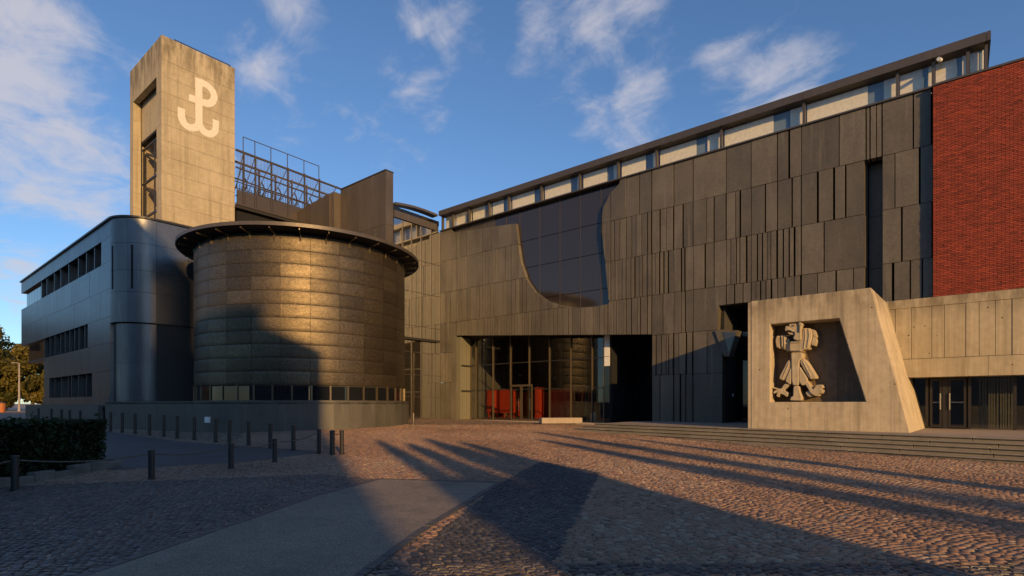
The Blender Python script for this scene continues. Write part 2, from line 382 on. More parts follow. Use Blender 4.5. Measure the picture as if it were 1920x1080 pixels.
def gpx(*pts): return [tuple(on_g(px, py)[:2]) for px, py in pts]
PATH = gpx((60, 1115), (330, 1022), (600, 928), (712, 900), (938, 906), (800, 990), (630, 1115))
path = gsheet('asphalt_path', PATH, 0.022, 'asphalt')
ROAD = gpx((178, 806), (330, 828), (470, 838), (592, 846), (600, 850), (470, 866), (310, 876), (205, 882), (150, 870), (60, 830), (60, 800))
road = gsheet('asphalt_road', ROAD, 0.016, 'road_asphalt')
street = gsheet('street', [cam2w(-140, 62), cam2w(-42, 62), cam2w(-40, 74), cam2w(-160, 78)], 0.02, 'terrace_stone')

ern = random.Random(17)
for A, B in ((PATH[0], PATH[1]), (PATH[1], PATH[2]), (PATH[2], PATH[3]), (PATH[3], PATH[4]), (PATH[4], PATH[5]), (PATH[5], PATH[6])):
    A = Vector((*A, 0)); B = Vector((*B, 0)); dd = (B-A).normalized(); nn = Vector((dd.y, -dd.x, 0)); t = 0; Lt = (B-A).length
    while t < Lt-.08:
        ln = min(ern.uniform(.17, .26), Lt-t); a = A+dd*(t+.008); b = A+dd*(t+ln-.008); w_ = ern.uniform(.055, .07)
        q = [a-nn*w_, b-nn*w_, b+nn*w_, a+nn*w_]; hz_ = ern.uniform(.026, .034)
        top_ = [(p.x, p.y, gz(p.x, p.y)+hz_) for p in q]
        MB().prism(top_, (0, 0, -.06)).build('edging_stone', 'edge_sett', path)
        t += ln
def inside(poly, x, y):
    r = np.zeros(x.shape, bool); n = len(poly)
    for i in range(n):
        x0, y0 = poly[i]; x1, y1 = poly[(i+1) % n]
        c = ((y0 > y) != (y1 > y)) & (x < (x1-x0)*(y-y0)/(y1-y0+1e-12)+x0); r ^= c
    return r
HEDGE_BED = [cam2w(-24, 8), cam2w(-10.9, 8), cam2w(-10.9, 15.15), cam2w(-24, 15.15)]
STEP_POLY = [(40, 14.0), (3.0, 21.0), (-6.5, 21.95), (-17.0, 27.2), (-17, 31), (40, 31)]
DRUM_ZONE = [(-60, 10.5), (-40.4, 9.95), (-31, 12.0), (-28.6, 14.9), (-27.4, 18), (-27.4, 21), (-29, 24.6), (-33.4, 25), (-33.4, 40), (-60, 40)]
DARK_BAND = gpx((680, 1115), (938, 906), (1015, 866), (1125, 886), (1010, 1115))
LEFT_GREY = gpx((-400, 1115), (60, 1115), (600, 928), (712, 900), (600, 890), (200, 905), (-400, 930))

def make_setts():
    # rows of hewn setts in shallow fans; camera-aligned grid so that only the paving in view is built
    P = []
    W, D = 0.122, 0.096
    jmax = int((36-4.6)/D)
    for j in range(jmax):
        Y = 4.6+j*D
        half = Y*1.06+1.0
        n = int(2*half/W)
        off = (0.5*(j % 2)+RNG.uniform(-.15, .15))*W
        X = -half+off+np.arange(n)*W+RNG.normal(0, .010, n)
        if Y > 21: X = X[(X > -.50*Y) & (X < .75*Y)]; n = len(X)
        P.append(np.stack([X, np.full(n, Y)+RNG.normal(0, .008, n), np.full(n, j)], 1))
    P = np.concatenate(P); X, Y = P[:, 0], P[:, 1]
    th = R(38); x0 = X; y0 = Y
    fan = 0.30*(1-(2*np.mod(X/1.5+0.12*np.sin(Y*.9), 1)-1)**2)
    Y = Y+fan+0.10*np.sin(X*0.7+Y*0.4)
    wx = CA*X-SA*Y; wy = SA*X+CA*Y
    ok = ~(inside(PATH, wx, wy) | inside(ROAD, wx, wy) | inside(HEDGE_BED, wx, wy) | inside(STEP_POLY, wx, wy) | inside(DRUM_ZONE, wx, wy) | (wy > 31.2)) & (Y > 4.7)
    wx, wy, X, Y = wx[ok], wy[ok], X[ok], Y[ok]; n = len(wx)
    slope = 0.30*(-4)*(2*np.mod(X/1.5+0.12*np.sin(Y*.9), 1)-1)/1.5
    ang = math.atan2(SA, CA)+np.arctan(slope*0.8)*0.8+RNG.normal(0, .06, n)
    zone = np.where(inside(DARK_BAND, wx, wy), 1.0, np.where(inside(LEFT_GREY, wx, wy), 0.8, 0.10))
    hw = W*RNG.uniform(.42, .485, n); hd = D*RNG.uniform(.41, .48, n)
    ca, sa = np.cos(ang), np.sin(ang)
    g0 = SLOPE*np.clip(-SA*wx+CA*wy, 0, 60)
    top = RNG.uniform(.012, .022, n); V = np.zeros((n, 8, 3))
    tx, ty = RNG.normal(0, .04, n), RNG.normal(0, .04, n)
    for k, (sx, sy) in enumerate(((-1, -1), (1, -1), (1, 1), (-1, 1))):
        for lvl in (0, 1):
            jx = RNG.normal(0, .006, n); jy = RNG.normal(0, .006, n); ins = 0 if lvl == 0 else .013
            lx = sx*(hw-ins)+jx; ly = sy*(hd-ins)+jy
            V[:, k+4*lvl, 0] = wx+ca*lx-sa*ly; V[:, k+4*lvl, 1] = wy+sa*lx+ca*ly
            V[:, k+4*lvl, 2] = g0+(-.01 if lvl == 0 else top+tx*lx+ty*ly)
    tone = np.clip(.5+.22*np.sin(wx*.55+1.3*np.sin(wy*.4))*np.sin(wy*.7+wx*.2)+RNG.normal(0, .24, n), 0, 1)
    # the 300 setts nearest the lens (inside the frame) stand as single pieces
    Yc = -SA*wx+CA*wy; Xc = CA*wx+SA*wy
    vis = (np.abs(Xc) < Yc*0.94) & (Yc > 6.02)
    idx = np.where(vis)[0]; idx = idx[np.argsort(Yc[idx])][:300]
    F = np.array([(4, 5, 6, 7), (0, 1, 5, 4), (1, 2, 6, 5), (2, 3, 7, 6), (3, 0, 4, 7)])
    single = np.zeros(n, bool); single[idx] = True
    Vr = V[~single]; m_ = len(Vr)
    me = bpy.data.meshes.new('setts'); me.vertices.add(m_*8); me.vertices.foreach_set('co', Vr.reshape(-1))
    fi = (F[None]+8*np.arange(m_)[:, None, None]).reshape(-1)
    me.loops.add(len(fi)); me.loops.foreach_set('vertex_index', fi.astype(np.int32))
    me.polygons.add(m_*5); me.polygons.foreach_set('loop_start', np.arange(0, len(fi), 4, dtype=np.int32)); me.polygons.foreach_set('loop_total', np.full(m_*5, 4, np.int32))
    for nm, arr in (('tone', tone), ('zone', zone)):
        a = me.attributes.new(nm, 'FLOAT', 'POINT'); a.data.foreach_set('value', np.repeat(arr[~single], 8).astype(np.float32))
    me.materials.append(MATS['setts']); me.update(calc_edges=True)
    link('setts', me, ground, kind='stuff')
    variants = []
    for k in range(8):
        i = idx[k*30]; q = V[i]-np.array([wx[i], wy[i], g0[i]]); c, s_ = math.cos(-ang[i]), math.sin(-ang[i])
        q2 = [(c*p[0]-s_*p[1], s_*p[0]+c*p[1], p[2]) for p in q]
        variants.append(MB().add(q2, [tuple(f) for f in F]).mesh('sett', 'sett_single', fix=False))
    for k, i in enumerate(idx):
        link('sett', variants[k % 8], ground, (wx[i], wy[i], g0[i]), None, (0, 0, ang[i]))
make_setts()

# ================================================================== main hall
YF = 31.3
hall = empty('museum_hall', 'long dark-clad museum hall with vertical panels and clerestory under a bronze roof', 'building')
def FX(px): return on_y(px, 700, YF).x
XL = -33.5
TOP = 16.38
zr = [TOP, 13.82, 11.22, 8.66, 6.2, 3.75, 0.35]
cut_px = [(846, 437), (905, 428), (967, 419), (971, 455), (976, 490), (988, 525), (1003, 547), (1025, 563), (1050, 572), (1085, 577), (1115, 575), (1142, 570),
          (1137, 515), (1132, 465), (1127, 425), (1130, 390), (1143, 364), (1163, 343)]
CUT = [(p.x, p.z) for p in (on_y(a, b, YF) for a, b in cut_px)]
CUT += [(CUT[-1][0], TOP+.3), (CUT[0][0], TOP+.3)]
EX0, EX1 = FX(856), FX(1223)
LINT = [(EX0, 7.55), (EX1, 6.27)]
ENT = [(EX0, -1), (EX0, LINT[0][1]), (EX1, LINT[1][1]), (EX1, -1)]
nA = on_y(1345, 573, YF); nB = on_y(1356, 622, YF)
NOTCH = [(nA.x, nA.z), (-6.9, nA.z+.02), (-6.9, -1), (nB.x-.05, -1), (nB.x, nB.z)]
SLOT = (FX(1625), FX(1655)); SLOT_TOP = 13.82
HOLES = [CUT, ENT, NOTCH]
def spans(poly, x):
    zs = []
    n = len(poly)
    for i in range(n):
        (x0, z0), (x1, z1) = poly[i], poly[(i+1) % n]
        if (x0 > x) != (x1 > x): zs.append(z0+(x-x0)*(z1-z0)/(x1-x0))
    zs.sort(); return list(zip(zs[::2], zs[1::2]))
def free(x, z0, z1):
    iv = [(z0, z1)]
    for h in HOLES:
        for a, b in spans(h, x):
            nv = []
            for p, q in iv:
                if b <= p or a >= q: nv.append((p, q)); continue
                if a > p: nv.append((p, a))
                if b < q: nv.append((b, q))
            iv = nv
    return max(iv, key=lambda t: t[1]-t[0]) if iv else None
def facade_panel(x0, x1, z0, z1, off, gap):
    x0 += 0.006; x1 -= gap; z0 += 0.012; z1 -= 0.012; NPAN[0] += 1; single = NPAN[0] <= 290
    if x1-x0 < 0.05: return
    n = max(2, int((x1-x0)/0.10)+1); xx = [x0+(x1-x0)*i/n for i in range(n+1)]
    ch = []
    for x in xx:
        f = free(min(max(x, x0+1e-4), x1-1e-4), z0, z1)
        ch.append((x, f) if f and f[1]-f[0] > 0.04 else None)
    if all(c and c[1][0] == z0 and c[1][1] == z1 for c in ch):
        if single: ubox('panel', 'cladding', hall, x0, x1, YF-off, YF+.49, z0, z1)
        else: rest.box(x0, x1, YF-off, YF+.49, z0, z1)
        return
    run = []
    def flush():
        if len(run) > 1:
            pts = [(x, YF-off, f[0]) for x, f in run]+[(x, YF-off, f[1]) for x, f in reversed(run)]
            if single: MB().prism(pts, (0, .49+off, 0)).build('panel', 'cladding', hall)
            else: rest.prism(pts, (0, .49+off, 0))
    for c in ch:
        if c is None: flush(); run = []
        else: run.append(c)
    flush()
prng = random.Random(21); SPECS = []; NPAN = [0]
BX = XR = -0.92
guides = [XL+.02]
while guides[-1] < BX-1.2: guides.append(guides[-1]+prng.uniform(1.1, 2.1))
guides = [g for g in guides if g < BX-.6]+[BX]
for s in (SLOT[0], SLOT[1], EX0, EX1):
    k = min(range(len(guides)), key=lambda i: abs(guides[i]-s)); guides[k] = s
guides.sort()
for ri in range(len(zr)-1):
    z1, z0 = zr[ri], zr[ri+1]
    for a, b in zip(guides, guides[1:]):
        mid = (a+b)/2
        if SLOT[0]-.01 < a and b < SLOT[1]+.01 and z1 <= SLOT_TOP+.01:
            ubox('panel', 'cladding', hall, a+.01, b-.01, YF+.80, YF+1.2, z0+.01, z1-.01); continue
        if mid > -7.0 and z1 < 6.3: continue          # behind the portal
        if ri >= 5 and mid < EX0-.1: pass
        w = b-a
        n = prng.choice((1, 2, 3, 3, 4, 5)) if ri in (1, 2, 3, 4) else prng.choice((1, 2, 2, 3))
        if mid > -7 and ri < 4: n = prng.choice((2, 3, 4))
        if ri in (2, 3, 4) and mid < -14: n = prng.choice((3, 4, 5, 6))
        if ri == 0 and mid < -8: n = prng.choice((1, 1, 2))
        cuts = [a]+sorted(a+w*(i+prng.uniform(-.28, .28))/n for i in range(1, n))+[b]
        for c, d in zip(cuts, cuts[1:]): SPECS.append((c, d, z0, z1, prng.choice((0.0, .008, .016, .03)), prng.choice((.03, .05, .07, .10) if mid > -16 else (.022, .035, .05))))
def shown(sp):
    x, z = (sp[0]+sp[1])/2, (sp[2]+sp[3])/2; d = math.hypot(x, YF)
    return (sp[1]-sp[0])*(YF/d)/d*(sp[3]-sp[2])/d
SPECS.sort(key=shown, reverse=True)
rest = MB()
for sp in SPECS: facade_panel(*sp)
rest.build('small_panels', 'cladding', hall, kind='stuff')
# core behind the cladding (openings left free)
core = MB()
core.box(XL+.05, SLOT[0]-.02, YF+.5, YF+18, 7.7, TOP-.03).box(SLOT[1]+.02, 12, YF+.5, YF+18, 7.7, TOP-.03).box(SLOT[0]-.02, SLOT[1]+.02, YF+1.21, YF+18, 7.7, TOP-.03)
core.box(XL+.05, EX0-.02, YF+.5, YF+1.3, 0, 7.7).box(EX1+.02, nB.x-.08, YF+.5, YF+16, 0, 7.7).box(-6.9, SLOT[0]-.02, YF+.5, YF+16, 0, 7.7).box(SLOT[1]+.02, 12, YF+.5, YF+16, 0, 7.7).box(SLOT[0]-.02, SLOT[1]+.02, YF+1.21, YF+16, 0, 7.7)
core.build('wall', 'core', hall)
# bitten-out curve: dark glazing set back behind the cladding
gy = YF+.30
gx = [on_y(p, 500, gy).x for p in (700, 842, 862, 884, 906, 928, 950, 975, 1012, 1050, 1088, 1127, 1166, 1200)]
gx = [x for x in gx if XL+.1 < x]; gx = [XL+.1]+gx
gzs = [7.9, 9.6, 12.0, 14.0, TOP-.02]
for i in range(len(gx)-1):
    for j in range(len(gzs)-1):
        ubox('pane', 'navy_glass' if gx[i] > -28.6 else 'bronze_band', hall, gx[i]+.03, gx[i+1]-.03, gy, gy+.05, gzs[j]+.02, gzs[j+1]-.02)
for x in gx[1:-1]: ubox('mullion', 'mullion', hall, x-.02, x+.02, gy-.03, gy+.04, 7.9, TOP-.03)
# clerestory
clm = [XL+.06]+[on_y(p, 300, YF+.25).x for p in (850, 881, 918, 955, 1016, 1088, 1160, 1232, 1353, 1508, 1683, 1750, 1815, 1849)]
crng = random.Random(5)
for a, b in zip(clm, clm[1:]):
    win = MB().box(a-.06, a+.06, YF+.12, YF+.34, TOP+.02, 17.72).build('window', 'mullion', hall)
    ubox('pane', 'clear_pane', win, a+.06, b-.06, YF+.24, YF+.26, TOP+.06, 17.70)
    w = b-a; s0 = crng.uniform(.60, .72); s1 = s0+crng.uniform(.16, .2)
    ubox('blind', 'blind', win, a+.08, a+w*s0, YF+.52, YF+.54, TOP-.02, 17.66)
    ubox('blind', 'blind', win, a+w*s1, b-.07, YF+.52, YF+.54, TOP-.02, 17.66)
    ubox('inner_wall', 'blind_blue', win, a+w*s0-.05, a+w*s1+.05, YF+.62, YF+.66, TOP-.02, 17.66)
ubox('window_frame', 'mullion', hall, clm[-1]-.05, clm[-1]+.05, YF+.12, YF+.34, TOP+.02, 17.72)
ubox('end_pane', 'clear_pane', hall, clm[-1]-.01, clm[-1]+.01, YF+.36, YF+6, TOP+.06, 17.70)
ubox('sill', 'mullion', hall, XL+.0, BX-.02, YF-.12, YF+.40, TOP-.02, TOP+.06)
ubox('back_wall', 'blind', hall, XL+.2, clm[-1]-.2, YF+7.0, YF+7.1, TOP, 17.7)
rb = MB(); xe = on_y(1858, 60, YF-.08).x
rb.prism([(XL-.1, YF-.06, 17.70), (XL-.1, YF-.06, 18.06), (XL-.1, YF+18, 18.06), (XL-.1, YF+18, 17.70)], (xe-XL+.1, 0, 0))
roof = rb.build('roof', 'bronze_band', hall)
fx = [XL-.1]+clm[4::2]+[xe]
for i in range(len(fx)-1):
    ubox('fascia', 'bronze_band', hall, fx[i]+.006, fx[i+1]-.006, YF-.12, YF-.065, 17.69, 18.09)
# security camera under the eave
sc = empty('security_camera', 'small white security camera under the roof eave at right end', 'camera', on_y(1763, 112, YF-.05))
MB().bar((0, 0, .0), (0, .3, .10), .05).build('bracket', 'white_metal', sc)
MB().tube([(.0, .05, 0), (-.05, -.25, -.06)], [.09, .08], 10).build('housing', 'white_metal', sc)

# left return: tall reflecting curtain wall on x = XL
cw = empty('glass_curtain_wall', 'tall reflective glass wall standing between the round drum and the panelled hall', 'glass wall')
ys = [26.43, 27.3, 28.2, 29.2, 30.25, YF-.02]
zc = [.3, 2.55, 4.3, 6.1, 8.2, 10.9, 13.5, 16.3]
for i in range(len(ys)-1):
    for j in range(len(zc)-1):
        ubox('pane', 'curtain_glass', cw, XL-.06, XL+crng.uniform(-.003, .003), ys[i]+.02, ys[i+1]-.02, zc[j]+.015, zc[j+1]-.015)
for y in ys[1:]: ubox('mullion', 'mullion', cw, XL-.1, XL+.045, y-.03, y+.03, .2, 16.3)
for z in zc[1:-1]: ubox('transom', 'mullion', cw, XL-.1, XL+.03, ys[0], YF-.03, z-.015, z+.015)
ubox('canopy_strip', 'dark_metal', cw, XL-.05, XL+.35, ys[0], YF-.34, 7.05, 7.22)
ubox('roof_band', 'bronze_band', cw, XL-.2, XL+.12, ys[0], YF-.52, 16.32, 16.85)
ubox('backing', 'core', cw, XL-.5, XL-.22, ys[0], YF-.01, .1, 17.24)
for i in range(len(ys)-1): ubox('upper_pane', 'dark_glass', cw, XL-.2, XL-.1, ys[i]+.05, ys[i+1]-.05, 16.86, 17.22)
# curved roof lip above it
mbr = MB(); prof = []
for i in range(13):
    t = i/12; y = 26.5+t*(YF-.45-26.5); z = 17.23+0.16*math.sin(math.pi*min(1, .1+t*.9))+.28*t
    prof.append((y, z))
mbr.prism([(XL-.5, y, z) for y, z in prof]+[(XL-.5, y, z+.17) for y, z in reversed(prof)], (.66, 0, 0)).build('roof_lip', 'bronze_band', cw, True)

# fin walls above the drum
fin = empty('roof_fin_wall', 'tall brown metal-clad fin wall rising behind the round drum', 'wall')
fy = 25.0
for i in range(6):
    a = -45.7+i*.95; 
    ubox('panel', 'fin_metal', fin, a+.01, a+.94, fy, fy+.7, 8, 18.95+i*.07)
ubox('corner_panel', 'fin_metal', fin, -40.0, -39.5, fy+.1, fy+.71, 8, 19.35)
fxs = [-39.5+i*6.0/7 for i in range(8)]
for a, b in zip(fxs, fxs[1:]):
    ubox('panel', 'fin_metal', fin, a+.008, b-.008, 25.7, 26.4, 8, 15.6)
    ubox('panel', 'fin_metal', fin, a+.008, b-.008, 25.7, 26.4, 15.62, 19.66)
ubox('cap', 'dark_metal', fin, -39.5, XL+.02, 25.66, 26.44, 19.66, 19.74)

# ------------------------------------------------------------------ entrance recess and foyer
GY = 32.55
foyer = empty('entrance_foyer', 'wide recessed glass entrance front with dark foyer behind it', 'entrance')
fl = 0.72
MB().box(EX0-.6, EX1+.02, YF-.02, YF+15, fl-.4, fl).build('floor', 'terrace_stone', foyer)
MB().box(EX0-.6, EX1+.02, YF+15, YF+15.3, fl, 7.7).box(EX0-.9, EX0-.6, GY+.2, YF+15, fl, 7.7).build('wall', 'room', foyer)
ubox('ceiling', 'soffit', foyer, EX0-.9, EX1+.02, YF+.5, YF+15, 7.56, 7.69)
# splayed side wall of the recess, vertical battens
for i in range(5):
    y0 = YF+.02+i*.235
    ubox('batten', 'pale_panel', foyer, EX0-.3, EX0+.42+.008*(i % 2), y0, y0+.215, fl, 7.4)
gxm = [EX0+.44]+[on_y(p, 700, GY).x for p in (893, 925, 958, 993, 1031, 1071, 1111, 1133)]
for a, b in zip(gxm, gxm[1:]):
    for z0, z1 in ((fl, 3.1), (3.1, 5.15), (5.15, 7.5)):
        ubox('pane', 'hall_pane', foyer, a+.03, b-.03, GY, GY+.02, z0+.02, z1-.02)
for i, x in enumerate(gxm): ubox('mullion', 'brass_mullion', foyer, x-.03, x+.03, GY-.10, GY+.06, fl, 7.52)
for z in (3.1, 5.15): ubox('transom', 'dark_metal', foyer, gxm[0], gxm[-1], GY-.03, GY+.05, z-.03, z+.03)
ubox('lintel', 'soffit', foyer, gxm[0], gxm[-1], GY-.3, GY+.3, 7.3, 7.55)
for z in (3.1, 5.15):
    MB().bar((EX0+.5, YF+.1, z-.06), (EX0+.5, GY, z-.06), .05, .12).build('strut', 'dark_metal', foyer)
# double door in the glass front
for a, b in ((on_y(962, 700, GY).x, on_y(982, 700, GY).x), (on_y(982, 700, GY).x, on_y(1003, 700, GY).x)):
    d = MB().box(a+.02, a+.10, GY-.33, GY-.26, fl, 3.45).box(b-.10, b-.02, GY-.33, GY-.26, fl, 3.45).box(a+.10, b-.10, GY-.33, GY-.26, 3.3, 3.45).box(a+.10, b-.10, GY-.33, GY-.26, fl, fl+.12).build('door', 'brass_mullion', foyer)
    MB().box(b-.2, b-.16, GY-.42, GY-.38, 1.5, 2.4).build('handle', 'chrome', d)
# right end: return panel, its bright reflection painted white, and the dark porch
px0, px1 = gxm[-1], on_y(1149, 700, GY+.35).x
ubox('end_panel', 'white_metal', foyer, px0+.06, px1, GY-.10, GY+.04, 5.2, 7.2)
ubox('end_panel', 'white_metal', foyer, px0+.06, px1, GY-.10, GY+.04, 4.55, 5.17)
ubox('end_panel', 'dark_glass', foyer, px0+.06, px1, GY-.10, GY+.04, fl, 4.5)
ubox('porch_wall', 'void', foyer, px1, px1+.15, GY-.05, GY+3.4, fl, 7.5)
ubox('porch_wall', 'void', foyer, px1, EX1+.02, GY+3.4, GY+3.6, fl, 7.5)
for a, b in ((px1+.4, px1+1.7), (px1+1.8, px1+3.1)):
    ubox('porch_pane', 'dark_glass', foyer, a, b, GY+3.30, GY+3.36, fl, 5.0)
# foyer furniture
def fpx(px, y): return on_y(px, 700, y).x
for k, (pa, pb, y, z0, z1, what) in enumerate(((905, 924, 35.5, 1.25, 3.15, 'left of a door'), (930, 957, 35.9, 1.2, 3.2, 'beside the double door'), (1003, 1010, 36.0, fl, 3.3, 'narrow'), (1032, 1075, 37.0, fl, 3.2, 'wide'), (880, 890, 37, fl, 3.2, 'far'))):
    a, b = fpx(pa, y), fpx(pb, y)
    lab = ['square red counter on short legs inside the foyer, nearest its left end', 'red counter on short legs just left of the foyer door',
           'narrow upright red cabinet just right of the foyer door', 'wide red counter in the middle of the foyer', 'red partition at the far left end of the foyer'][k]
    c = empty('red_counter', lab, 'counter', (a, y, fl), 'red foyer counters')
    MB().box(0, b-a, 0, .7, z0-fl, z1-fl).build('body', 'red_lacquer', c)
    MB().box(-.03, b-a+.03, -.03, .73, z1-fl+.003, z1-fl+.06).build('top', 'red_lacquer', c)
    if z0 > fl+.1:
        for lx in (.06, (b-a)/2, b-a-.14):
            for ly in (.05, .55): MB().box(lx, lx+.09, ly, ly+.09, 0, z0-fl).build('leg', 'red_lacquer', c)
rw = empty('red_partition', 'long low red partition wall along the back of the foyer', 'partition', (0, 39.5, fl))
for k, (pa, pb) in enumerate(((872, 905), (905, 940), (940, 978), (978, 1020), (1020, 1064), (1064, 1112))):
    MB().box(fpx(pa, 39.5)+.02, fpx(pb, 39.5)-.02, 0, .15, 0, 2.35).build('panel', 'red_lacquer', rw)
MB().box(fpx(872, 39.5), fpx(1112, 39.5), -.05, .2, 2.36, 2.44).build('rail', 'dark_metal', rw)
for k, (p, y) in enumerate(((938, 37), (975, 36), (1012, 38), (1040, 36.5), (1062, 39), (1085, 37))):
    x = fpx(p, y); z = 4.0+.35*(k % 3)
    t = empty('pendant_lamp', 'small brass pendant lamp hanging in the foyer, %s from the left' % ('first', 'second', 'third', 'fourth', 'fifth', 'sixth')[k], 'lamp', (x, y, z), 'foyer pendant lamps')
    MB().lathe([(.03, .28), (.06, .25), (.16, 0), (.15, 0)], 12).build('lamp_shade', 'chrome', t, True)
    MB().tube([(0, 0, .28), (0, 0, 7.5-z)], .012, 5).build('cable', 'dark_metal', t)
for k, (p, y) in enumerate(((955, 38.5), (1052, 40), (1100, 38.0))):
    x = fpx(p, y); t = empty('foyer_column', 'slim pale column inside the foyer, %s' % ('behind the glass door', 'in the middle', 'at the right end')[k], 'column', (x, y, fl), 'foyer columns')
    MB().lathe([(.24, 0), (.24, .15), (.17, .18), (.17, 6.5), (.24, 6.6), (.24, 6.8)], 16).build('shaft', 'pale_panel', t, True)

# side porch in the facade beside the portal
por = empty('side_porch', 'dark recessed side porch in the panelled facade left of the concrete portal', 'porch')
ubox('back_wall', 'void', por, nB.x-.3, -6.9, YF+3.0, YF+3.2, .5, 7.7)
ubox('side_wall', 'core', por, nB.x-.3, nB.x-.12, YF+.5, YF+3.0, .5, 7.7)
ubox('pane', 'dark_glass', por, nB.x+.5, -7.1, YF+1.9, YF+1.95, .9, 6.2)
ubox('soffit', 'soffit', por, nB.x-.3, -6.9, YF+.5, YF+3.0, 7.62, 7.69)
ubox('transom', 'mullion', por, nB.x+.5, -7.1, YF+1.84, YF+1.9, 6.0, 6.1)
wa, wb, wc = on_y(1340, 620, YF-.12), on_y(1383, 619, YF-.12), on_y(1367, 668, YF-.12)
MB().prism([wa, wb, wc, on_y(1357, 668, YF-.12)], (0, .75, 0)).build('wedge', 'cladding', por)
w1, w2, w3 = on_y(1355, 622, YF-.15), on_y(1379, 624, YF-.15), on_y(1367, 662, YF-.15)
MB().prism([w1, w2, w3], (0, .02, 0)).build('wedge_panel', 'navy_glass', por)
sg = on_y(1372, 741, YF+1.85)
link('notice', MB().box(-.12, .12, -.02, 0, -.08, .08).mesh('notice', 'white_metal'), None, sg, label='small white notice on the dark glass of the side porch', cat='notice')

# ================================================================== brick block
brick = empty('brick_block', 'tall windowless red brick wall block at the right edge', 'building')
BY = YF-.30
MB().box(BX, 14, BY+.03, BY+8, 5.8, 16.30).build('core', 'mortar', brick)
ubox('coping', 'mullion', brick, BX-.03, 14, BY-.05, BY+8, 16.31, 16.40)
def brickwork():
    Vs = []; tone = []; h = 0.077; L_ = 0.255; rng = np.random.default_rng(3)
    nr = int((16.30-5.9)/h)
    for j in range(nr):
        z = 5.9+j*h; x = BX-(0.5*L_ if j % 2 else 0)
        while x < 7.5:
            a = max(x, BX); b = min(x+L_, 99)-.014
            if b-a > .03:
                o = rng.uniform(-.010, .012); Vs.append((a, b, BY+o, z, z+h-.016)); tone.append(np.clip(rng.normal(.55, .25), 0, 1))
            x += L_
    n = len(Vs); A = np.array(Vs); V = np.zeros((n, 8, 3))
    for k, (xi, yi, zi) in enumerate(((0,0,0),(1,0,0),(1,1,0),(0,1,0),(0,0,1),(1,0,1),(1,1,1),(0,1,1))):
        V[:, k, 0] = A[:, xi]; V[:, k, 1] = A[:, 2] if yi == 0 else BY+.06; V[:, k, 2] = A[:, 3+zi]
    F = np.array([(0,1,5,4),(1,2,6,5),(3,0,4,7),(4,5,6,7),(0,3,2,1)])
    me = bpy.data.meshes.new('bricks'); me.from_pydata(V.reshape(-1, 3).tolist(), [], (F[None]+8*np.arange(n)[:, None, None]).reshape(-1, 4).tolist())
    a = me.attributes.new('tone', 'FLOAT', 'POINT'); a.data.foreach_set('value', np.repeat(np.array(tone), 8).astype(np.float32))
    me.materials.append(MATS['brick']); link('bricks', me, brick, kind='stuff')
    # side return towards the panels
    m2 = MB()
    for j in range(nr):
        z = 5.9+j*h; m2.box(BX-.012, BX, BY+.062, YF+.3, z, z+h-.016)
    me = m2.mesh('return_bricks', 'brick'); a = me.attributes.new('tone', 'FLOAT', 'POINT'); a.data.foreach_set('value', [.5]*len(me.vertices)); link('return_bricks', me, brick, kind='stuff')
brickwork()

# ================================================================== concrete annex with glass doors
TZ = 0.92
AY = 29.4
annex = empty('concrete_annex', 'low board-marked concrete annex over glass doors at far right', 'building')
ax = -2.9
axs = [ax]
while axs[-1] < 13: axs.append(axs[-1]+crng.choice((.42, .5, .58, .7)))
for a, b in zip(axs, axs[1:]):
    ubox('panel', 'annex_concrete', annex, a+.008, b-.008, AY+crng.uniform(0, .03), AY+.5, 3.96, 6.18)
ubox('top_band', 'annex_concrete', annex, ax, axs[-1], AY-.01, AY+1.6, 6.19, 6.56)
bxs = [ax, 0.9, 4.7, 8.5, axs[-1]]
for a, b in zip(bxs, bxs[1:]): ubox('beam', 'annex_concrete', annex, a+.004, b-.004, AY-.02, AY+1.3, 3.15, 3.94)
ubox('back_wall', 'core', annex, ax, axs[-1], AY+.52, AY+.9, 3.95, 6.18)
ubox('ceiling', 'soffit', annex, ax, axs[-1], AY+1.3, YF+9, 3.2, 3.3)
ubox('room_wall', 'room', annex, ax, axs[-1], YF+9, YF+9.2, TZ, 3.3)
DY = 30.25
dpx = (1738, 1772, 1818, 1903, 1985, 2070, 2160)
dx = [on_y(p, 760, DY).x for p in dpx]
for i, x in enumerate(dx): ubox('post', 'dark_metal', annex, x-(.05 if i != 1 else .09), x+(.05 if i != 1 else .09), DY-.06, DY+.06, TZ, 3.16)
gl = [-1.6]+dx+[axs[-1]]
for i, (a, b) in enumerate(zip(gl, gl[1:])):
    if i in (1, 2):
        d = MB().box(a+.11, a+.19, DY-.05, DY+.03, TZ+.01, 3.1).box(b-.19, b-.11, DY-.05, DY+.03, TZ+.01, 3.1).box(a+.19, b-.19, DY-.05, DY+.03, TZ+.01, TZ+.13).box(a+.19, b-.19, DY-.05, DY+.03, 3.0, 3.1).build('door', 'dark_metal', annex)
        ubox('pane', 'hall_pane', d, a+.19, b-.19, DY-.01, DY+.01, TZ+.13, 3.0)
        hx = b-.16 if i == 1 else a+.16
        MB().tube([(hx, DY-.12, 1.75), (hx, DY-.12, 2.45)], .022, 8).build('handle', 'chrome', d)
        ubox('push_bar', 'chrome', d, a+.2, b-.2, DY-.07, DY-.05, 2.05, 2.08)
    else:
        ubox('pane', 'hall_pane', annex, a+.05, b-.05, DY-.01, DY+.01, TZ+.03, 3.14)
ubox('sill', 'mullion', annex, gl[0], gl[-1], DY-.05, DY+.05, TZ+.003, TZ+.05)
for k in range(12):
    x = on_y(1838+k*5.4+crng.uniform(-1, 1), 760, DY+.6).x
    ubox('curtain_slat', 'pale_panel', annex, x-.028, x+.028, DY+.55, DY+.65, TZ+.02, 3.1)

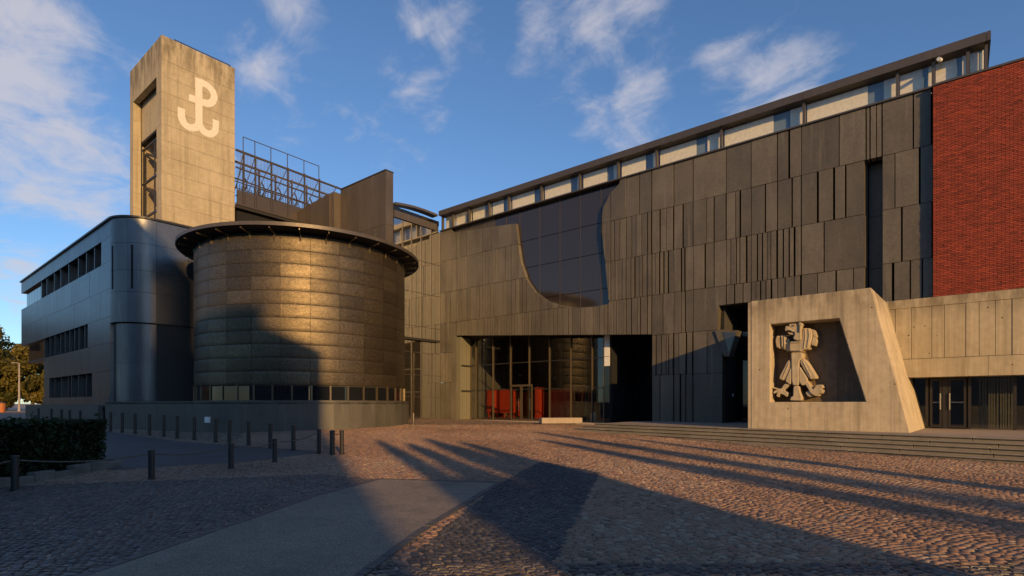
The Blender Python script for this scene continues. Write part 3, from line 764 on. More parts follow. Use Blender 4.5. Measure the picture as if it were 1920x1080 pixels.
# ================================================================== portal block with the eagle
PY = 25.1
portal = empty('concrete_portal', 'leaning board-marked concrete portal block with a carved niche', 'monument')
def PP(px, py, y=PY): 
    p = on_y(px, py, y); return p
o = [Vector((-7.07, PY, TZ-.03)), Vector((-1.42, PY, TZ-.03)), Vector((-2.65, PY, 6.5)), Vector((-7.07, PY, 6.5))]
def nu(u, v, y=PY): return on_y(1430+u/6, 590+v/6, y)
n_ = [nu(85, 982), nu(1160, 982), nu(858, 38), nu(85, 108)]
zb = (n_[0].z+n_[1].z)/2; n_[0].z = n_[1].z = zb; zt = (n_[2].z+n_[3].z)/2; n_[2].z = n_[3].z = zt; n_[0].x = n_[3].x = (n_[0].x+n_[3].x)/2
ND = 0.88
nb = [Vector((p.x, PY+ND, p.z)) for p in n_]
bk = [Vector((-7.07, 30.9, TZ-.03)), Vector((-1.15, 30.9, TZ-.03)), Vector((-2.45, 30.9, 6.5)), Vector((-7.07, 30.9, 6.5))]
mb = MB(); vs_ = o+n_+nb+bk
fs = [(0, 1, 5, 4), (1, 2, 6, 5), (2, 3, 7, 6), (3, 0, 4, 7)]                       # front ring
fs += [(4, 5, 9, 8), (5, 6, 10, 9), (6, 7, 11, 10), (7, 4, 8, 11)]   # niche
fs += [(0, 12, 13, 1), (1, 13, 14, 2), (2, 14, 15, 3), (3, 15, 12, 0), (12, 15, 14, 13)]
blk = mb.add(vs_, fs).build('block', 'portal_concrete', portal)
bv = blk.modifiers.new('bevel', 'BEVEL'); bv.width = 0.03; bv.segments = 2; bv.limit_method = 'ANGLE'; bv.angle_limit = R(25)
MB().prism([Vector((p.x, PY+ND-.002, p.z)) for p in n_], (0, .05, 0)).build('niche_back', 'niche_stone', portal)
ubox('edge_slab', 'portal_concrete', portal, -7.20, -7.085, PY+.02, 30.8, TZ-.02, 6.46)

eagle = empty('eagle_relief', 'carved stone eagle relief in the niche of the concrete portal', 'relief', (0, PY+.3, 0))
def epiece(name, pts, y0, y1):
    for _ in range(1):
        pts = [(p[0]*(1-t)+q[0]*t, p[1]*(1-t)+q[1]*t) for p, q in zip(pts, pts[1:]+pts[:1]) for t in (.14, .86)]
    P_ = [nu(u, v, PY+.25) for u, v in pts]
    m_ = MB().prism([(p.x, y0-.3, p.z) for p in P_], (0, y1-y0, 0))
    ob = m_.build(name, 'eagle_stone', eagle, True); b = ob.modifiers.new('bevel', 'BEVEL'); b.width = 0.035; b.segments = 2; b.limit_method = 'ANGLE'; b.angle_limit = R(55); return ob
B0 = ND-.02
epiece('breast', [(300, 300), (440, 292), (445, 150), (545, 155), (560, 230), (545, 300), (520, 385), (460, 396), (440, 418), (300, 420)], .22, B0)
epiece('head', [(300, 95), (440, 88), (465, 110), (440, 145), (442, 290), (385, 296), (345, 272), (362, 232), (362, 205), (330, 160), (300, 140)], .13, .45)
epiece('beak', [(255, 190), (268, 125), (300, 138), (332, 158), (362, 190), (350, 200), (300, 176)], .12, .42)
epiece('tongue', [(282, 202), (300, 224), (352, 228), (362, 206), (330, 206), (300, 198)], .18, .42)
for pts in ([(546, 158), (585, 175), (608, 240), (596, 262), (560, 232)], [(562, 236), (600, 264), (604, 300), (586, 352), (540, 338), (548, 300)]): epiece('wing_feather', pts, .30, B0)
for pts in ([(135, 285), (150, 235), (186, 235), (190, 300), (198, 368), (180, 382), (146, 360)], [(192, 228), (245, 228), (268, 262), (262, 330), (250, 400), (202, 370), (194, 300)], [(271, 262), (292, 270), (297, 300), (297, 415), (254, 402), (265, 330)]): epiece('wing_feather', pts, .33, B0)
epiece('torso', [(315, 424), (452, 424), (445, 490), (408, 520), (410, 798), (326, 795), (318, 480)], .25, B0)
epiece('tail', [(345, 800), (410, 802), (420, 870), (446, 930), (440, 968), (300, 966), (320, 922), (340, 918)], .23, B0)
epiece('leg_feather', [(280, 508), (318, 520), (318, 590), (240, 745), (172, 718)], .30, .8)
epiece('leg_feather', [(314, 585), (330, 640), (314, 795), (246, 748)], .27, .8)
epiece('leg_feather', [(406, 525), (455, 492), (498, 526), (614, 716), (524, 730)], .30, .8)
epiece('leg_feather', [(406, 565), (508, 725), (486, 780), (440, 800), (406, 750)], .26, .8)
epiece('claw', [(245, 775), (300, 792), (236, 850), (287, 880), (270, 926), (226, 896), (196, 886), (180, 930), (150, 915), (166, 870), (120, 890), (118, 868), (160, 835), (122, 836), (120, 815), (205, 838)], .28, B0)
epiece('claw', [(465, 760), (500, 745), (562, 848), (602, 790), (660, 785), (672, 820), (645, 835), (676, 850), (660, 886), (636, 884), (618, 916), (590, 916), (540, 885)], .27, B0)
epiece('claw', [(470, 872), (520, 856), (552, 884), (540, 926), (500, 921)], .34, B0)

epiece('eye', [(352, 118), (382, 112), (388, 126), (360, 134)], .07, .2)
epiece('crest', [(408, 92), (440, 90), (464, 112), (444, 140), (436, 200), (420, 200), (422, 130)], .065, .3)
for pts in ([(470, 158), (482, 158), (488, 250), (470, 384), (458, 386), (475, 250)], [(512, 158), (524, 160), (532, 240), (510, 366), (498, 370), (519, 240)]): epiece('wing_barb', pts, .195, .3)
for pts in ([(312, 310), (430, 304), (430, 316), (312, 322)], [(312, 396), (432, 394), (432, 408), (312, 410)]): epiece('breast_band', pts, .18, .3)
for pts in ([(206, 240), (216, 240), (226, 360), (214, 358)], [(232, 242), (242, 244), (250, 380), (238, 376)]): epiece('wing_barb', pts, .28, .4)
for pts in ([(440, 520), (452, 518), (548, 700), (534, 704)], [(290, 540), (300, 545), (226, 715), (214, 712)]): epiece('wing_barb', pts, .275, .5)

# ================================================================== terrace and steps
ter = empty('stone_terrace', 'low stone terrace with broad front steps under the concrete portal', 'steps')
E0, E1 = Vector((-15.6, 26.2, 0)), Vector((16.0, 19.9, 0))
dr = (E1-E0).normalized(); nr_ = Vector((dr.y, -dr.x, 0))         # towards the plaza
if nr_.y > 0: nr_ = -nr_
STEPN = 5; RISE = .135; TREAD = .34
def edge(k, t): return E0+nr_*(k*TREAD)+dr*t
Ltot = (E1-E0).length
mb = MB().prism([(*edge(0, .02)[:2], TZ), (*edge(0, Ltot)[:2], TZ), (17.0, 40, TZ), (-6.9, 40, TZ), (nB.x-.1, YF+.47, TZ), (-15.2, YF-.15, TZ)], (0, 0, -1.0))
# deck, cut back behind the facade line
deck = MB().prism([(*edge(-.6, .3)[:2], TZ-.004), (*edge(-.6, Ltot)[:2], TZ-.004), (16.5, 40, TZ-.004), (-14.55, 40, TZ-.004), (-14.55, YF-.12, TZ-.004), (-15.4, YF-.12, TZ-.004)], (0, 0, -1.0)).build('deck', 'terrace_stone', ter)
srng = random.Random(4)
for k in range(STEPN):
    z1 = TZ-k*RISE; t = -.45*k-srng.uniform(0, .3)
    while t < Ltot:
        ln = srng.uniform(1.7, 2.6); b = min(t+ln, Ltot)
        depth = TREAD+.3
        p = [edge(k, t+.006), edge(k, b-.006)]
        q = [p[1]-nr_*depth, p[0]-nr_*depth]
        dz = srng.uniform(-.004, .004)
        ob = MB().prism([(*v[:2], z1+dz) for v in p+q], (0, 0, -.045)).prism([(*(v-nr_*(.055 if i < 2 else 0)+dr*((.001, -.001, -.001, .001)[i]))[:2], z1+dz-.045) for i, v in enumerate(p+q)], (0, 0, -RISE*2)).build('step_block', 'step_stone', ter)
        b_ = ob.modifiers.new('bevel', 'BEVEL'); b_.width = .012; b_.segments = 1
        t = b
# concrete bench, small litter bin and post by the entrance
bp = on_g(1016, 796)
be = on_g(1092, 795.2)
bench = empty('concrete_bench', 'low concrete bench block in front of the glass entrance', 'bench', (bp.x, bp.y, bp.z))
d_ = Vector((be.x-bp.x, be.y-bp.y, 0)); L_ = d_.length; ang = math.atan2(d_.y, d_.x)
ob = MB().box(0, L_, 0, .8, 0.06, .44).build('seat', 'terrace_stone', bench); ob.rotation_euler = (0, 0, ang); b_ = ob.modifiers.new('bevel', 'BEVEL'); b_.width = .02
ob = MB().box(.1, L_-.1, .1, .7, -.2, .06).build('base', 'core', bench); ob.rotation_euler = (0, 0, ang)
p = on_g(1113, 791)
bn = empty('litter_bin', 'small pale metal litter bin right of the concrete bench', 'bin', p)
MB().lathe([(.20, 0), (.22, .08), (.24, .5), (.20, .62)], 14).build('body', 'white_metal', bn, True)
MB().lathe([(.20, .62), (.16, .70), (.05, .74)], 14).build('lid', 'white_metal', bn, True)
p = on_g(775, 796)
bn = empty('entrance_post', 'short stubby metal post at the right foot of the drum', 'post', p)
MB().lathe([(.14, 0), (.14, .05), (.085, .07), (.085, .72), (.06, .80), (.01, .83)], 12).build('shaft', 'mullion', bn, True)

# ================================================================== drum
DC = Vector((-34.4, 19.7, 0)); DR = 6.6
drum = empty('round_drum', 'squat round drum pavilion clad in dark bronze metal sheets with a flat disc roof', 'building', (DC.x, DC.y, 0))
z0d, z1d = 3.06, 11.42
NR = 11; NC = 26; hz = (z1d-z0d)/NR
drng = random.Random(9)
proto = {}
for i in range(NC):
    a0 = 2*math.pi*i/NC; am = a0+math.pi/NC
    vx, vy = math.cos(am), math.sin(am)
    # only the half towards the plaza is clad; the other half stands against the other buildings
    if (vx*(0-DC.x)+vy*(0-DC.y))/DC.length < -0.25: continue
    for j in range(NR):
        k = drng.randint(0, 3)
        if k not in proto:
            m_ = MB(); rr_ = DR+(0, .003, .006, .008)[k]; gv = []; zs_ = [(.006, -.008), (.03, -.001), (.2, .002), (hz/2, .0035), (hz-.2, .002), (hz-.03, -.001), (hz-.006, -.008)]
            for z_, o_ in zs_:
                for q_ in range(7):
                    a_ = .0018+(2*math.pi/NC-.0036)*q_/6; gv.append(((rr_+o_)*math.cos(a_), (rr_+o_)*math.sin(a_), z_))
            m_.add(gv, [(r_*7+q_, r_*7+q_+1, (r_+1)*7+q_+1, (r_+1)*7+q_) for r_ in range(6) for q_ in range(6)]); proto[k] = m_.mesh('sheet', 'drum_metal', True, fix=False)
        ob = link('sheet', proto[k], drum, (0, 0, z0d+j*hz), None, (0, 0, a0))
MB().lathe([(DR-.08, .4), (DR-.08, 11.6)], 72).build('wall', 'core', drum, True)
# window strip
for i in range(40):
    a0 = 2*math.pi*i/40; am = a0+math.pi/40
    if (math.cos(am)*-DC.x+math.sin(am)*-DC.y)/DC.length < -0.1: continue
    w_ = MB().arc(0, 0, DR-.10, DR-.03, a0+.004, a0+2*math.pi/40-.012, 2.20, 3.0, 3).build('window', 'dark_glass', drum, True)
    MB().arc(0, 0, DR-.10, DR+.03, a0-.010, a0+.004, 2.16, 3.05, 1).build('frame', 'brass_mullion', w_)
ob = MB().arc(0, 0, DR-.1, DR+.05, 0, 2*math.pi, 2.12, 2.2, 72).build('sill', 'mullion', drum, True)
CR = 7.55
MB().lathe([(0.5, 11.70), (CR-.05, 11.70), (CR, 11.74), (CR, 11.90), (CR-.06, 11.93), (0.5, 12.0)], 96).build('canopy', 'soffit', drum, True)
MB().arc(0, 0, CR+.002, CR+.03, 0, 2*math.pi, 11.72, 11.92, 96).build('canopy_rim', 'bronze_band', drum, True)
for i in range(30):
    a = 2*math.pi*(i+.3)/30; c, s_ = math.cos(a), math.sin(a)
    if (c*-DC.x+s_*-DC.y)/DC.length < -0.2: continue
    MB().bar((c*(DR-.02), s_*(DR-.02), 11.56), (c*(CR-.1), s_*(CR-.1), 11.64), .05, .10).bar((c*DR, s_*DR, 11.2), (c*DR, s_*DR, 11.66), .08, .08).build('bracket', 'brass_mullion', drum)

# plinth wall in front of the drum and the wing
plinth = empty('plinth_wall', 'low dark stone plinth wall curving round the foot of the drum', 'wall')
cen = (DC.x, DC.y); RP = 6.95
pts = []
a0 = math.radians(42)
for i in range(15):
    a = a0-math.radians(i*7.4); pts.append((cen[0]+RP*math.cos(a), cen[1]+RP*math.sin(a)))
pts = [p for p in pts]
tail = [gpx((520, 809))[0], gpx((450, 811.5))[0], gpx((397, 811))[0], gpx((330, 808.5))[0], gpx((262, 805.5))[0], gpx((197, 801.5))[0]]
pts = [p for p in pts if (-SA*p[0]+CA*p[1]) > 0 and (CA*p[0]+SA*p[1])/(-SA*p[0]+CA*p[1]) > -0.37]+tail
poly = [Vector((*p, 0)) for p in pts]
# even lengths
for a, b in zip(poly, poly[1:]):
    n2 = max(1, round((b-a).length/1.75))
    for i in range(n2):
        p, q = a+(b-a)*(i/n2), a+(b-a)*((i+1)/n2); d = (q-p).normalized(); nn = Vector((d.y, -d.x, 0)); 
        if nn.dot(Vector((0, 0, 0))-p) < 0: nn = -nn
        e = d*.004
        MB().prism([p+e+Vector((0, 0, .1)), q-e+Vector((0, 0, .1)), q-e+Vector((0, 0, 2.14)), p+e+Vector((0, 0, 2.14))], -nn*.35).build('slab', 'plinth_stone', plinth)
fillp = [(p.x, p.y, 2.10) for p in poly]
MB().prism([Vector(p)-Vector((0, 0, .02)) for p in fillp]+[(-42.5, 12, 2.08), (-41, 20, 2.08), (-34, 24.5, 2.08)], (0, 0, -.1)).build('cap', 'plinth_stone', plinth)
bx_ = on_g(389, 811); 
d = ray(389, 787); t_ = 28.3
link('wall_box', MB().box(-.14, .14, -.06, .06, -.15, .15).mesh('wall_box', 'white_metal'), None, (d[0]*t_, d[1]*t_, EYE+d[2]*t_), None, (0, 0, R(20)), label='small white service box mounted on the dark plinth wall', cat='box')

# ================================================================== left wing
WY = 10.7
wing = empty('office_wing', 'dark metal-clad office wing with ribbon windows and rounded corner at left', 'building')
XE = -71.6
body = MB()
body.box(XE+.1, -42.6, WY+.62, 24, 7.7, 13.9).box(XE+1.9, -42.6, WY+.62, 24, 6.0, 7.7).box(-61.6, -42.6, WY+.62, 24, .3, 6.0).box(-42.6, -40.75, 12.8, 24, .3, 13.9).build('core', 'core', wing)
def wp(x0, x1, z0, z1, y=WY, d=.6): 
    ubox('panel', 'wing_metal', wing, x0+.008, x1-.008, y+drng.uniform(0, .006), y+d, z0+.008, z1-.008)
def cols(x0, x1, w): 
    n = max(1, round((x1-x0)/w)); return [x0+(x1-x0)*i/n for i in range(n+1)]
def prow(x0, x1, z0, z1, w=2.3, **k):
    c = cols(x0, x1, w); 
    for a, b in zip(c, c[1:]): wp(a, b, z0, z1, **k)
prow(XE, -42.6, 12.88, 13.95, 2.6)                     # parapet
prow(-44.6, -42.6, 11.3, 12.88, 2.0)
prow(XE, -42.6, 9.5, 11.3, 2.5); prow(XE, -42.6, 7.68, 9.5, 2.2)
prow(-47.9, -42.6, 5.98, 7.68, 1.8)
prow(-61.7, -42.6, 4.15, 5.98, 2.4)
prow(-46.8, -42.6, 2.5, 4.15, 2.1)
prow(-61.7, -42.6, .3, 2.5, 2.7, y=WY-.1)
prow(-61.7, -59.7, 2.5, 4.15, 2)
def strip(x0, x1, z0, z1, pxs, deep=.5):
    for a, b in zip(pxs, pxs[1:]):
        w_ = MB().box(a+.04, b-.04, WY+deep, WY+deep+.05, z0+.03, z1-.03).build('window', 'dark_glass', wing)
        MB().box(a-.05, a+.05, WY+.06, WY+deep+.04, z0+.01, z1-.01).build('fin', 'wing_metal', w_)
strip(-63.3, -44.6, 11.3, 12.88, [on_y(p, 500, WY).x for p in (76, 86, 100, 112, 127, 145, 160, 175, 190)], .55)
gxs = cols(-70.6, -63.3, 1.3)
for a, b in zip(gxs, gxs[1:]): ubox('window', 'dark_glass', wing, a+.03, b-.03, WY+.25, WY+.3, 11.32, 12.86)
strip(-61.7, -47.9, 5.98, 7.68, [on_y(p, 620, WY).x for p in (82, 92, 101, 112, 120, 129, 138, 146, 157, 164)], .55)
gxs = cols(-69.6, -61.7, 1.1)
for a, b in zip(gxs, gxs[1:]): ubox('window', 'dark_glass', wing, a+.03, b-.03, WY+.25, WY+.3, 6.1, 7.66)
ubox('ledge', 'wing_metal', wing, -69.8, -61.71, WY+.2, 20, 5.95, 6.08)
strip(-59.7, -46.8, 2.5, 4.15, [on_y(p, 720, WY).x for p in (92, 101, 113, 126, 132, 145, 160, 172)], .4)
ubox('end_wall', 'wing_metal', wing, XE, XE+.09, WY+.61, 24, 7.7, 13.94)
MB().box(XE-.1, -42.6, WY-.12, 24, 13.96, 14.08).arc(-42.6, 12.7, .05, 2.12, -math.pi/2, 0, 13.96, 14.08, 10).box(-42.6, -40.48, 12.7, 24, 13.96, 14.08).build('coping', 'dark_metal', wing)
# rounded corner
cc = (-42.6, 12.7)
zcr = [7.25, 9.2, 10.6, 12.35, 13.95]
for z0, z1 in zip(zcr, zcr[1:]):
    for k in range(2): MB().arc(*cc, 1.85, 2.0+.004*k, -math.pi/2+k*math.pi/4+.004, -math.pi/2+(k+1)*math.pi/4-.004, z0+.008, z1-.008, 8).build('curved_panel', 'wing_metal', wing, True)
    for a, b in ((12.7, 14.6), (14.6, 16.8), (16.8, 19)): ubox('panel', 'wing_metal', wing, -40.75, -40.6+drng.uniform(-.006, .0), a+.008, b-.008, z0+.008, z1-.008)
for z0, z1 in ((.3, 2.2), (2.2, 4.6), (4.6, 7.2)):
    MB().arc(*cc, 1.6, 1.78, -math.pi/2, 0, z0+.005, z1-.005, 14).build('curved_panel', 'wing_metal', wing, True)
    for a, b in ((12.7, 14.4), (14.4, 15.6)): ubox('panel', 'wing_metal', wing, -40.98, -40.82, a+.005, b-.005, z0+.005, z1-.005)
for ang_ in (-80, -38):
    a = R(ang_); MB().arc(*cc, 1.9, 2.02, a-.03, a+.03, 9.4, 12.2, 1).build('slot_window', 'void', wing)
# low dark wall further left
ubox('low_wall', 'plinth_stone', wing, -66, -43, WY-.55, WY-.3, .3, 1.9)

# ================================================================== tower
tower = empty('concrete_tower', 'tall square concrete tower with open stair shaft and white painted emblem', 'tower')
TX0, TX1, TY0, TY1 = -52.4, -45.3, 14.5, 19.75; TB, TT = 12.0, 29.15
OX0, OX1, OT = -51.62, -46.32, 26.4
trng = random.Random(2)
zt_ = [TB]
while zt_[-1] < TT-.9: zt_.append(zt_[-1]+1.18)
zt_[-1] = TT
for k, (z0, z1) in enumerate(zip(zt_, zt_[1:])):
    # right face (x = TX1)
    s = TY0+.5+(TY1-TY0-.5)*trng.uniform(.3, .7)
    for a, b in ((TY0+.0, s), (s, TY1)):
        ubox('concrete_lift', 'tower_concrete', tower, TX1-.42, TX1+trng.uniform(-.012, .0), a+(.42 if a == TY0 else .004), b-.004, z0+.009, z1-.009)
    # front face
    if z0 < OT-.2:
        t1 = min(z1, OT)
        ubox('concrete_lift', 'tower_concrete', tower, OX1, TX1+.002, TY0+trng.uniform(0, .010), TY0+.415, z0+.005, z1-.005)
        ubox('concrete_lift', 'tower_concrete', tower, TX0, OX0, TY0+trng.uniform(0, .010), TY0+.55, z0+.005, z1-.005)
        if z1 > OT: ubox('concrete_lift', 'tower_concrete', tower, OX0+.003, OX1-.003, TY0, TY0+.41, OT, z1-.005)
    else:
        ubox('concrete_lift', 'tower_concrete', tower, TX0, TX1+.002, TY0+trng.uniform(0, .010), TY0+.415, z0+.005, z1-.005)
ubox('shaft_wall', 'tower_concrete', tower, TX0, TX0+.4, TY0+.56, TY1-.01, TB, TT-.01)
ubox('shaft_wall', 'tower_concrete', tower, TX0+.41, TX1-.43, TY0+2.6, TY0+2.9, TB, TT-.3)
ubox('shaft_wall', 'tower_concrete', tower, TX0+.41, TX1-.43, TY1-.4, TY1-.01, TB, TT-.02)
ubox('roof_slab', 'tower_concrete', tower, TX0+.41, TX1-.43, TY0+.42, TY1-.41, TT-.5, TT-.25)
ubox('inner_beam', 'tower_concrete', tower, TX0+.41, TX1-.43, TY0+.62, TY0+.95, 23.4, TT-.6)
ubox('inner_soffit', 'soffit', tower, TX0+.41, TX1-.43, TY0+.64, TY0+2.59, 23.25, 23.38)
MB().bar((TX1-.12, TY0+.9, TT+.12), (TX1-.12, TY1-.3, TT+.12), .05).bar((TX1-.12, TY0+.9, TT), (TX1-.12, TY0+.9, TT+.12), .05).bar((TX1-.12, TY1-.3, TT), (TX1-.12, TY1-.3, TT+.12), .05).build('roof_rail', 'dark_metal', tower)
# stair frame in the shaft
fy_ = TY0+.72
st = MB()
for z in (22.7, 19.9, 17.1, 14.4): st.bar((OX0, fy_, z), (OX1, fy_, z), .14)
for x in (OX0+.1, OX1-.1, (OX0+OX1)/2): st.bar((x, fy_, TB), (x, fy_, 22.7), .09)
st.build('stair_frame', 'dark_metal', tower)
sf = MB()
for a, b in (((OX0+.3, 22.4), (OX1-.3, 20.6)), ((OX1-.3, 17.3), (OX0+.3, 19.6)), ((OX0+.3, 15.6), (OX1-.3, 13.4))):
    sf.bar((a[0], fy_+.35, a[1]), (b[0], fy_+.35, b[1]), .5, .22)
sf.build('stair_flight', 'dark_metal', tower)
ubox('mesh_panel', 'mesh_screen', tower, OX0+.1, OX1-.1, fy_-.05, fy_-.04, TB, 22.7)
# emblem on the right face, painted: quads side by side
def K(u, v):
    p = on_x(320+u/7.718, 130+v/7.718, TX1); return (TX1+.006, p.y, p.z)
def strip_mesh(mb, A, B):
    for i in range(len(A)-1): mb.add([K(*A[i]), K(*A[i+1]), K(*B[i+1]), K(*B[i])], [(0, 1, 2, 3)])
em = MB()
strip_mesh(em, [(458,146),(540,190),(600,240),(650,305),(678,380),(680,430),(660,490),(625,530),(570,548),(510,540),(460,522)],
               [(458,250),(500,264),(535,290),(560,320),(575,355),(578,385),(575,410),(562,430),(535,441),(500,436),(460,425)])
em.add([K(355,110), K(458,146), K(460,425), K(462,790), K(410,880), K(358,755)], [(0,1,2,3,4,5)])
em.add([K(265,358), K(355,385), K(355,485), K(265,450)], [(0,1,2,3)])
strip_mesh(em, [(100,540),(100,670),(115,730),(150,800),(200,850),(260,885),(330,902),(380,895),(410,880)],
               [(208,578),(208,680),(220,730),(245,770),(275,792),(300,800),(330,792),(350,775),(358,755)])
strip_mesh(em, [(410,880),(450,930),(500,965),(560,985),(610,985),(650,965),(680,930),(697,880),(700,750)],
               [(462,790),(480,830),(505,860),(540,882),(565,886),(590,875),(603,850),(607,800),(607,718)])
em.build('painted_emblem', 'paint_white', tower, label='white painted letter emblem joining a P and an anchor shape')

# ================================================================== steel truss bridge
tr_ = empty('steel_truss_bridge', 'rusty steel truss bridge with wire screens between tower and fin wall', 'bridge')
BX_ = -45.2; zt1, zt0, zsb = 22.55, 18.15, 19.35
yy = [TY1+.02]+[on_x(p, 330, BX_).y for p in (457, 479, 509, 540, 571, 599)]+[29.1]
for k in range(2):
    xo = BX_-k*2.2
    for y in yy[1:-1]: ubox('post', 'truss_steel', tr_, xo-.06, xo+.06, y-.06, y+.06, zt0, zt1)
    MB().bar((xo, yy[0], zt1), (xo, yy[-1]+.6, zt1-.25), .14).build('top_chord', 'truss_steel', tr_)
    MB().bar((xo, yy[0], 21.15), (xo, yy[-1], 20.75), .10).build('middle_rail', 'truss_steel', tr_)
    ubox('bottom_chord', 'truss_steel', tr_, xo-.07, xo+.07, yy[0], yy[-1], zt0-.02, zt0+.12)
    for a, b in zip(yy, yy[1:]):
        MB().bar((xo, a+.05, zsb+.1), (xo, b-.05, zt1-.1), .05).build('diagonal', 'truss_steel', tr_)
for a, b in zip(yy, yy[1:]):
    ubox('wire_screen', 'mesh_screen', tr_, BX_-.02, BX_-.01, a+.1, b-.1, zsb, zt1-.1)
    ubox('parapet_panel', 'truss_steel', tr_, BX_-.06, BX_+.05, a+.1, b-.1, zt0+.13, zsb)
ubox('deck', 'soffit', tr_, BX_-2.2, BX_, yy[0], 28.5, zt0-.25, zt0-.03)
rl = MB().bar((BX_-.1, yy[1], 23.85), (BX_-.1, yy[6], 23.75), .05)
for y in yy[1:7]: rl.bar((BX_-.1, y, zt1), (BX_-.1, y, 23.8), .05)
rl.build('guard_rail', 'truss_steel', tr_)
hr = random.Random(8)
lt = MB()
for k in range(46):
    y = yy[0]+.2+k*.2; h = hr.uniform(.7, 1.2)
    lt.bar((BX_-1.1, y, zsb-.2), (BX_-1.1+hr.uniform(-.1, .1), y+hr.uniform(-.08, .08), zsb+h), .035)
for z in (19.9, 20.45): lt.bar((BX_-1.1, yy[0], z), (BX_-1.1, yy[-1], z-.2), .07)
lt.build('inner_balustrade', 'dark_metal', tr_)
for k in range(5):
    y = yy[1]+k*1.5; lt = MB()
    lt.tube([(BX_-1.4, y+.9*math.sin(a*.3), zsb+1.8*a/8) for a in range(9)], .06, 6); lt.build('conduit', 'dark_metal', tr_, True)
# dark block under the bridge
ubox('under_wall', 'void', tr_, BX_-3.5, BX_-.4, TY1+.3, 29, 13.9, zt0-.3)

# ================================================================== bollards and rope
def bollard_meshes():
    a = MB().lathe([(.075, 0), (.075, 1.0)], 16).mesh('shaft', 'bollard_paint', True)
    b = MB().lathe([(.085, 0), (.085, .05), (.07, .062), (.02, .068)], 16).mesh('cap', 'bollard_paint', True)
    c = MB().lathe([(.10, 0), (.10, .02), (.08, .026)], 16).mesh('base_ring', 'bollard_paint', True)
    return a, b, c
BM = bollard_meshes()
def bollard(px, py, h, label, group, r=1.0):
    p = on_g(px, py); t = empty('bollard', label, 'bollard', p, group)
    link('shaft', BM[0], t, (0, 0, 0), (r, r, h-.06)); link('cap', BM[1], t, (0, 0, h-.07), (r, r, 1)); link('base_ring', BM[2], t, (0, 0, .02), (r, r, 1))
    return p+Vector((0, 0, h))
front = [(28, 920, .74, 'slim dark bollard in front of the hedge, first of the roped front row'), (284, 900, .72, 'dark roped bollard just right of the hedge, second of the front row'),
         (433, 880, .71, 'dark roped bollard in the middle of the road mouth, third of front row'), (515, 867, .71, 'dark roped bollard on the cobbles, fourth of the front row'),
         (598, 851, .84, 'dark bollard where the two bollard rows meet'), (623, 852.5, .82, 'thick dark bollard, left one of the pair at the shadow edge'), (641, 852.5, .82, 'dark bollard at the row end, right one of the pair at the shadow edge')]
tops = [bollard(px, py, h, lb, 'front row of roped bollards', 1.1 if px == 623 else .9) for px, py, h, lb in front]
ordn = ['nearest the meeting point', 'second from the meeting point', 'third from the meeting point', 'fourth from the meeting point', 'just right of the white wall box', 'just left of the white wall box', 'seventh from the meeting point', 'eighth from the meeting point',
        'ninth from the meeting point', 'tenth from the meeting point', 'eleventh from the meeting point', 'twelfth from the meeting point', 'thirteenth from the meeting point']
far = [(550, 845, .92), (507, 841, .95), (466, 836, .98), (430, 832, .98), (404, 829.5, 1.0), (364, 825, 1.02), (332, 822, 1.04), (307, 819, 1.05), (280, 816, 1.06), (253, 814, 1.06), (229, 811, 1.06), (207, 809, 1.06), (192, 806, 1.06)]
for (px, py, h), w in zip(far, ordn): bollard(px, py, h, 'dark bollard along the plinth wall, '+w, 'back row of bollards along the plinth')
for k, (px, py) in enumerate(((150, 800), (130, 797.5), (115, 795.5), (96, 793), (72, 790))):
    bollard(px, py, 1.0, 'thin distant bollard beyond the hedge, %s from the right' % ('first', 'second', 'third', 'fourth', 'fifth')[k], 'distant bollards beyond the hedge')
def rope(a, b, lab, sag=.12):
    P_ = [a.lerp(b, i/14)+Vector((0, 0, -.10-sag*4*(i/14)*(1-i/14))) for i in range(15)]
    MB().tube(P_, .016, 6).build('rope', 'rope', None, True, label=lab, cat='rope', group='ropes between bollards')
start = on_g(-230, 945)+Vector((0, 0, .74))
rope(start, tops[0], 'sagging rope running out of the left frame edge below the hedge')
for i, lb in enumerate(('sagging rope hung across the front of the hedge', 'sagging rope between the second and third front bollards', 'sagging rope between the third and fourth front bollards', 'rope rising to the bollard where the rows meet')):
    rope(tops[i], tops[i+1], lb, .10)
rope(tops[5], tops[6], 'short rope between the pair of bollards at the shadow edge', .05)

# ================================================================== planting
def leaf_mesh(name, pts, size, mat, rng, tone):
    n = len(pts); V = np.zeros((n, 4, 3)); a = rng.normal(size=(n, 3)); a /= np.linalg.norm(a, axis=1)[:, None]
    b = np.cross(a, rng.normal(size=(n, 3))); b /= np.linalg.norm(b, axis=1)[:, None]
    s = size*rng.uniform(.6, 1.3, n)[:, None]
    V[:, 0] = pts-a*s; V[:, 1] = pts+b*s*.55; V[:, 2] = pts+a*s; V[:, 3] = pts-b*s*.55
    me = bpy.data.meshes.new(name); me.vertices.add(n*4); me.vertices.foreach_set('co', V.reshape(-1))
    me.loops.add(n*4); me.loops.foreach_set('vertex_index', np.arange(n*4, dtype=np.int32)); me.polygons.add(n)
    me.polygons.foreach_set('loop_start', np.arange(0, n*4, 4, dtype=np.int32)); me.polygons.foreach_set('loop_total', np.full(n, 4, np.int32))
    at = me.attributes.new('tone', 'FLOAT', 'POINT'); at.data.foreach_set('value', np.repeat(tone, 4).astype(np.float32))
    me.materials.append(MATS[mat]); me.update(calc_edges=True); return me
